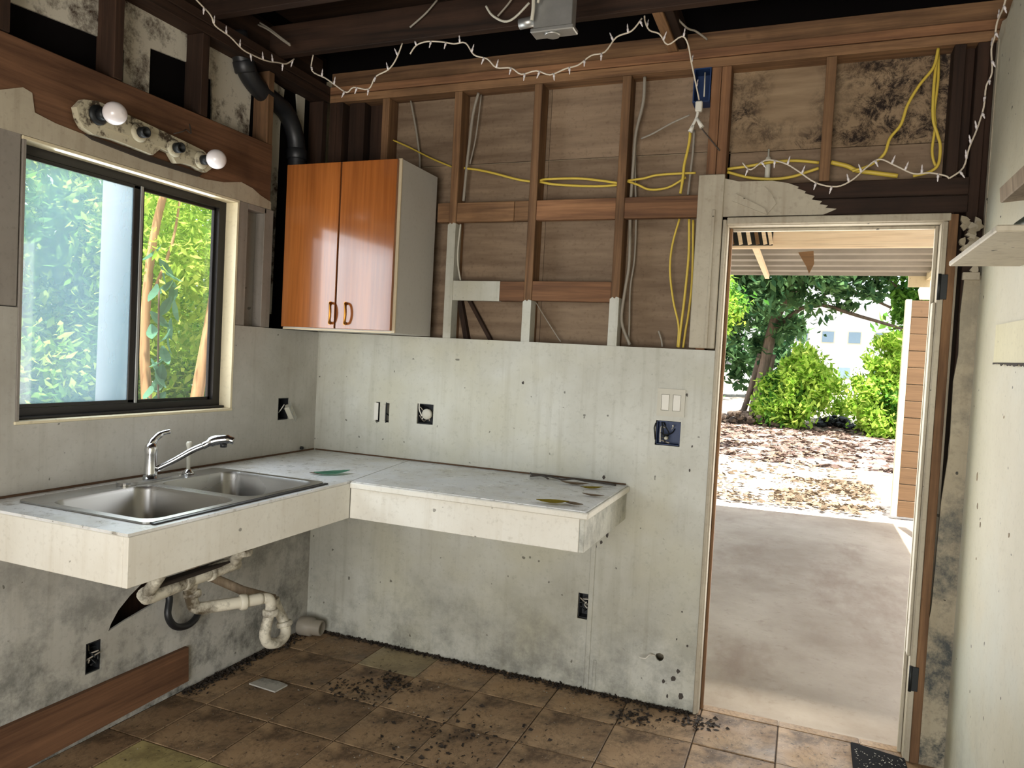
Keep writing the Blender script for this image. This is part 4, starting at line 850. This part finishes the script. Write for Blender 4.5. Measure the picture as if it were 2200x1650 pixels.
for k, x in enumerate((1.765, 1.825, 1.885, 1.94, 1.99, 2.03)):
    inpr(MB().box(-.013, .013, 2.352, 2.3735, -.056, .056, .001, Matrix.Translation((x, 0, 2.396)) @ Matrix.Rotation(rad(-12), 4, 'Y')), 'cleat', 'pine' if k % 3 else 'plank')
inpr(MB().box(1.89, 1.93, 2.43, 4.6, 2.36, 2.40, .002, None), 'rafter', 'pine')
inpr(MB().prism([(2.22, 2.30), (2.32, 2.31), (2.33, 2.22), (2.30, 2.15), (2.28, 2.2)], 'y', 2.47, 2.50), 'broken_bracket', 'plank')
inpr(MB().prism([(3.16, 2.30), (3.34, 2.30), (3.34, 2.6), (3.16, 2.5)], 'y', 4.62, 4.66), 'end_board', 'cream_ext')
inpr(MB().box(3.30, 3.34, 2.43, 4.61, 2.36, 2.5, .002), 'beam', 'cream_ext')
inpr(MB().box(3.36, 3.44, 4.45, 4.53, -.03, 2.4, .003), 'post', 'cream_ext'); inpr(MB().box(.2, .29, 4.45, 4.54, -.03, 2.35, .003), 'post', 'cream_ext')
# siding wall
sw = thing('siding_wall', 'free standing wall of brown horizontal planks at the patio edge', 'wall', (3.8, 5.75, -.05))
for k in range(13):
    z0 = .0+k*.179; o = MB().box(-.47, .75, -.012+.002*(k % 2), .02, z0+.004, min(z0+.175, 2.33), .003, Matrix.Rotation(rad(.5), 4, 'X')).build('plank', 'plank', sw)
MB().box(-.53, -.472, -.03, .06, 0, 2.335, .003).build('corner_post', 'cream_ext', sw)
MB().box(-.47, .75, .022, .05, 0, 2.32, 0).build('backing', 'pine', sw)
MB().prism([(-.40, 2.34), (.75, 2.34), (.75, 2.8), (-.2, 2.72), (-.36, 2.66), (-.42, 2.56), (-.39, 2.50), (-.42, 2.44)], 'y', 0, .03).build('gable_board', 'cream_ext', sw)

# foliage
def cloud(name, mt, n, size, centres, seed, parent=None, aspect=.45, droop=.3, kind='stuff'):
    r = np.random.RandomState(seed); w8 = np.array([c[3]*c[4]*c[5] for c in centres]); w8 = w8/w8.sum()
    ci = r.choice(len(centres), n, p=w8); cc = np.array([c[:3] for c in centres], float)[ci]; rr = np.array([c[3:6] for c in centres], float)[ci]
    ns = 26*len(centres); si = r.choice(len(centres), ns, p=w8); sd = r.randn(ns, 3); sd /= np.linalg.norm(sd, axis=1)[:, None]
    base = np.array([c[:3] for c in centres], float)[si]; rb = np.array([c[3:6] for c in centres], float)[si]
    sc = base+sd*rb*(.25+.85*r.rand(ns, 1)**.6); k = r.randint(0, ns, n)
    d = r.randn(n, 3); p = sc[k]+d*rb[k]*(.10+.14*r.rand(ns, 1)[k])
    a = r.randn(n, 3); a[:, 2] -= droop; a /= np.linalg.norm(a, axis=1)[:, None]
    b = np.cross(a, r.randn(n, 3)+np.array([0, 0, 2.0])); b /= np.linalg.norm(b, axis=1)[:, None]
    s = size*(.6+.8*r.rand(n, 1)); nn = np.cross(a, b)
    v = np.empty((n, 4, 3)); v[:, 0] = p-a*s; v[:, 1] = p+b*s*aspect+nn*s*.15; v[:, 2] = p+a*s; v[:, 3] = p-b*s*aspect+nn*s*.15
    me = bpy.data.meshes.new(name); me.vertices.add(4*n); me.vertices.foreach_set('co', v.reshape(-1))
    idx = np.arange(n)[:, None]*4+np.array([0, 1, 2, 0, 2, 3]); me.loops.add(6*n); me.loops.foreach_set('vertex_index', idx.reshape(-1).astype(np.int32))
    me.polygons.add(2*n); me.polygons.foreach_set('loop_start', (np.arange(2*n)*3).astype(np.int32)); me.polygons.foreach_set('loop_total', np.full(2*n, 3, np.int32))
    me.update(calc_edges=True); me.validate(); me.materials.append(M[mt]); o = bpy.data.objects.new(name, me); C.objects.link(o)
    if parent: o.parent = parent
    if kind: o['kind'] = kind
    return o
def tree(name, label, cat, base, crowns, trunks, group=None):
    t = thing(name, label, cat, base, group=group)
    for mt, pts, rs in trunks: MB().tube(smooth_path(pts, 4), [rs[0]+(rs[1]-rs[0])*i/(4*(len(pts)-1)) for i in range(4*(len(pts)-1)+1)], 8).build('trunk' if rs[0] > .03 else 'branch', mt, t)
    for i, (mt, n, size, cs, seed) in enumerate(crowns): cloud('foliage', mt, n, size, cs, seed, t)
    return t
# outside the window (local coordinates from each base)
tree('shrub_tree', 'leafy lime green tree with thin tan trunk right outside the window', 'tree', (-1.5, .28, -.05),
     [('leaf_lime', 6500, .032, [(-.3, .25, 2.35, .7, .6, .6), (-.1, .35, 2.2, .5, .5, .5), (-.4, .9, 2.6, .7, .7, .7), (-.5, .7, 1.9, .6, .6, .6), (-.6, .5, 1.3, .5, .6, .35), (-.2, .1, 2.9, .6, .5, .4)], 11)],
     [('bark_tan', [(0, 0, 0), (.03, .01, .8), (-.02, 0, 1.5), (.0, .02, 2.1), (.05, .1, 2.6)], (.038, .02)), ('bark_tan', [(.0, .02, 1.75), (.05, .12, 2.1), (.02, .2, 2.4)], (.012, .006))])
tree('shrub_tree', 'light tan forked trunk with bright leaves near the window right edge', 'tree', (-1.2, .42, -.05),
     [('leaf_lime', 5500, .034, [(-.75, .8, 2.4, .7, .7, .55), (-1.1, 1.5, 2.7, .9, .9, .8), (-1.25, .9, 1.9, .6, .6, .5), (-.55, 1.1, 2.0, .5, .5, .5)], 12)],
     [('bark_tan', [(-.05, -.04, 0), (-.03, -.03, .8), (-.01, .0, 1.2), (.01, .06, 1.65), (.0, .14, 2.1)], (.05, .026))])
vn = tree('vine', 'climbing vine with large bluish leaves around the thin trunk outside', 'vine', (-1.42, .25, -.05), [], [('bark', [(0, .0, 0), (.05, .03, .7), (.0, .05, 1.3), (.04, .0, 1.8)], (.008, .005))])
lm = leafmesh('leaf', 'leaf_teal', .14, .035, .5).build('leaf', 'leaf_teal', vn)
for k in range(26):
    o = lm if k == 0 else lm.copy()
    if k: C.objects.link(o); o.parent = vn
    o.location = (R.uniform(-.03, .08), R.uniform(-.08, .16), .95+k*.042+R.uniform(-.02, .02)); o.rotation_euler = (R.uniform(-.9, .9), R.uniform(.5, 1.6), R.uniform(0, 6.28))
tree('bush', 'dense green bush filling the lower view through the window', 'bush', (-2.6, 1.4, -.05),
     [('leaf_green', 7000, .045, [(0, 0, .7, 1.1, 1.2, .6), (-.2, 1.0, 1.0, 1.0, .9, .8), (.1, -1.0, .8, .8, 1.0, .6)], 13), ('leaf_lime', 3000, .04, [(.2, -.3, 1.2, .9, 1.3, .5), (.3, .8, 1.3, .7, .8, .5)], 14)],
     [('bark', [(0, 0, 0), (.05, .1, .5), (.1, 0, 1.0)], (.04, .02))])
tree('tree', 'tall green tree behind the window bushes with sky showing through', 'tree', (-4.2, 1.8, -.05),
     [('leaf_green', 9000, .06, [(0, 0, 3.2, 1.8, 1.9, 1.0), (.3, .8, 3.6, 1.6, 1.9, 1.1), (.3, -1.4, 2.3, 1.4, 1.2, .9), (.2, 1.6, 2.5, 1.5, 1.5, 1.0)], 15), ('leaf_lime', 4000, .06, [(.6, -.5, 2.2, 1.2, 1.4, .9), (.4, 1.4, 1.7, 1.2, 1.3, .7)], 16)],
     [('bark', [(0, 0, 0), (.1, .1, 1.2), (0, 0, 2.5), (.1, 0, 3.4)], (.10, .05))])
tree('tree', 'green leafy tree seen through the hazy left pane', 'tree', (-2.7, .3, -.05),
     [('leaf_green', 4500, .045, [(0, 0, 1.7, .75, .55, .7), (-.1, .1, 2.4, .7, .6, .5), (.1, -.1, 1.1, .6, .6, .4)], 17), ('leaf_lime', 2500, .04, [(.3, .1, 1.5, .5, .5, .8)], 18)],
     [('bark', [(0, 0, 0), (.05, 0, 1.0), (0, 0, 2.0)], (.04, .02))])
tree('bush', 'low leafy bush under the hazy left window pane', 'bush', (-2.6, .5, -.05),
     [('leaf_green', 5000, .04, [(0, 0, 1.0, .5, .6, .45), (-.1, .4, 1.05, .5, .6, .45), (-.2, -.3, 1.0, .5, .5, .45)], 41), ('leaf_lime', 3000, .035, [(.1, .1, 1.15, .4, .6, .35)], 42)],
     [('bark', [(0, 0, 0), (.05, .05, .6)], (.02, .012))])
o = MB().tube([(0, 0, 0), (.01, .0, 1.5), (.0, .01, 3.2)], [.075, .07, .065], 14).build('post', 'bark_pale'); o.location = (-1.05, -.345, -.05); tag(o, 'pale round post behind the hazy left pane', 'post')
tree('bush', 'big dark bush far behind the window trees', 'bush', (-7.5, 4.0, -.05),
     [('leaf_dark', 6000, .12, [(0, 0, 1.2, 2.5, 3.2, 1.3), (0, -2, 1.5, 2, 2, 1.4), (-.5, 2.5, 1.8, 2, 2, 1.4)], 19)], [('bark', [(0, 0, 0), (.1, 0, 1.2)], (.1, .06))])
# beyond the doorway
tree('tree', 'dark trunked shade tree spreading over the left of the yard', 'tree', (1.35, 15.2, gz(0, 15.2)),
     [('leaf_dark', 9000, .11, [(-.1, -.2, 2.6, 1.1, 1.2, .8), (1.0, -.6, 3.6, 1.5, 1.4, .7), (2.3, -.8, 4.2, 1.4, 1.2, .5), (-.6, -.5, 3.8, 1.4, 1.4, .9), (.0, -.2, 1.7, .6, .6, .6)], 21), ('leaf_dark', 3000, .10, [(1.5, -.9, 3.1, .9, .8, .45), (3.2, -.6, 3.9, 1.2, 1, .5)], 22)],
     [('bark', [(-.1, 0, -.1), (0, 0, .8), (.1, .0, 1.6), (.3, -.1, 2.6), (.8, -.3, 3.4)], (.17, .09)), ('bark', [(.2, 0, 0), (.16, .0, .8), (.25, 0, 1.6)], (.07, .06)), ('bark', [(-.4, .05, 0), (-.2, .0, .8), (-.05, 0, 1.6)], (.07, .06)),
      ('bark', [(.25, -.1, 2.2), (1.0, -.4, 2.75), (2.0, -.6, 2.5), (3.0, -.7, 2.2)], (.055, .028)), ('bark', [(.9, -.3, 2.7), (1.6, -.5, 3.1), (2.6, -.6, 2.7)], (.03, .028))])
tree('bush', 'light green leafy bush top at the left door edge', 'bush', (.55, 9.8, gz(0, 9.8)),
     [('leaf_green', 3800, .06, [(.15, 0, 2.35, .55, .5, .5), (-.2, .1, 1.7, .6, .5, .5)], 23), ('leaf_lime', 1500, .055, [(.3, -.2, 2.4, .45, .4, .45)], 24)], [('bark', [(-.2, 0, 0), (-.15, 0, 1.0), (.05, 0, 2.1)], (.035, .02))])
tree('bush', 'round lime green bush beside the dark tree trunk', 'bush', (2.15, 14.4, gz(0, 14.4)),
     [('leaf_lime', 9000, .07, [(0, 0, .85, .62, .6, .85), (.2, .1, 1.2, .45, .5, .5), (-.35, .2, .6, .5, .5, .6)], 25), ('leaf_green', 3500, .07, [(-.2, .1, .6, .6, .5, .6)], 26)], [('bark', [(0, 0, 0), (.05, 0, .8)], (.04, .02))])
tree('bush', 'lime green bush in front of the plank wall end', 'bush', (3.95, 14.0, gz(0, 14)),
     [('leaf_lime', 7500, .07, [(0, 0, .8, .62, .6, .8), (.1, .1, 1.5, .5, .5, .5)], 27), ('leaf_green', 2500, .07, [(.2, .1, .6, .5, .5, .6)], 28)], [('bark', [(0, 0, 0), (.05, 0, .9)], (.04, .02))])
tree('bush', 'small sparse lime bush in the bright middle of the yard', 'bush', (3.05, 16.6, gz(0, 16.6)),
     [('leaf_lime', 2200, .06, [(0, 0, .55, .5, .4, .6)], 29)], [('bark', [(0, 0, 0), (.02, 0, .5)], (.03, .015))])
tree('tree', 'bluish green tree branches hanging at the upper right of the doorway view', 'tree', (5.6, 15.5, gz(0, 15.5)),
     [('leaf_green', 4200, .085, [(-1.0, -.5, 3.4, .9, .9, .9), (-1.3, -.6, 2.6, .6, .7, .6), (-.5, -.4, 4.4, 1.4, 1.1, .6)], 30), ('leaf_green', 2500, .085, [(-.9, -.5, 2.6, .7, .7, .8)], 31)],
     [('bark', [(0, 0, 0), (-.1, 0, 1.2), (-.3, -.2, 2.4), (-.8, -.4, 3.6)], (.14, .06)), ('bark', [(-.3, -.2, 2.4), (-1.2, -.5, 2.9), (-2.0, -.6, 3.6)], (.03, .02))])
tree('tree', 'tall dark trees closing the view at the left rear', 'tree', (-3.5, 22, gz(0, 22)),
     [('leaf_dark', 7000, .2, [(0, 0, 3, 3.6, 2.5, 3), (4, 1, 2.2, 1.8, 1.5, 2)], 32)], [('bark', [(0, 0, 0), (.1, 0, 2.5)], (.2, .12))])
tree('tree', 'trees closing the view at the right rear', 'tree', (9.0, 22, gz(0, 22)),
     [('leaf_green', 6000, .2, [(0, 0, 2.5, 3.2, 2.5, 2.8)], 33)], [('bark', [(0, 0, 0), (.1, 0, 2.5)], (.2, .12))])
# neighbouring house
hs = thing('house', 'bright white neighbouring house glimpsed through the trees', 'building', (3.8, 30, .6))
MB().box(-4, 4.2, 0, 5, 0, 3.6).build('wall', 'house', hs)
MB().prism([(-4.4, 3.55), (4.6, 3.55), (3.4, 4.3), (-3.2, 4.3)], 'y', -.4, 5.2).build('roof', 'house', hs)
for x, z in ((-1.7, 2.35), (-.7, 2.35), (.3, 2.35), (1.3, 2.35), (-1.5, .9), (0.0, .9), (1.2, .9)):
    f = MB().box(x-.27, x+.27, -.05, -.005, z-.27, z+.27, .01).build('window', 'offwhite', hs); MB().box(x-.22, x+.22, -.07, -.051, z-.22, z+.22).build('pane', 'housewin', f)
# heaps by the tree line
def heap(label, loc, w, d, h, n, seed, mt):
    r = random.Random(seed); mb = MB()
    for k in range(n):
        x, y = r.uniform(-w, w), r.uniform(-d, d); s = r.uniform(.05, .13); zc = max(0, h*(1-(x/w)**2))*r.uniform(.1, 1)
        b = bmesh.new(); bmesh.ops.create_icosphere(b, subdivisions=1, radius=s)
        for v in b.verts: v.co *= r.uniform(.75, 1.2); v.co.z *= .7
        b.transform(Matrix.Translation((x, y, zc+.02))); mb.add(b)
    o = mb.build('debris_heap', mt); o.location = loc; return tag(o, label, 'debris', kind='stuff')
heap('dark heap of rubble in front of the far bushes', (3.0, 15.2, gz(0, 15.2)-.02), .42, .3, .26, 70, 1, 'steelrust')
heap('low greyish heap right of the dark rubble heap', (3.65, 15.0, gz(0, 15.0)-.02), .28, .2, .14, 34, 2, 'bark')
heap('stones heaped at the foot of the dark tree', (1.15, 14.4, gz(0, 14.4)-.02), .75, .4, .28, 90, 3, 'bark')
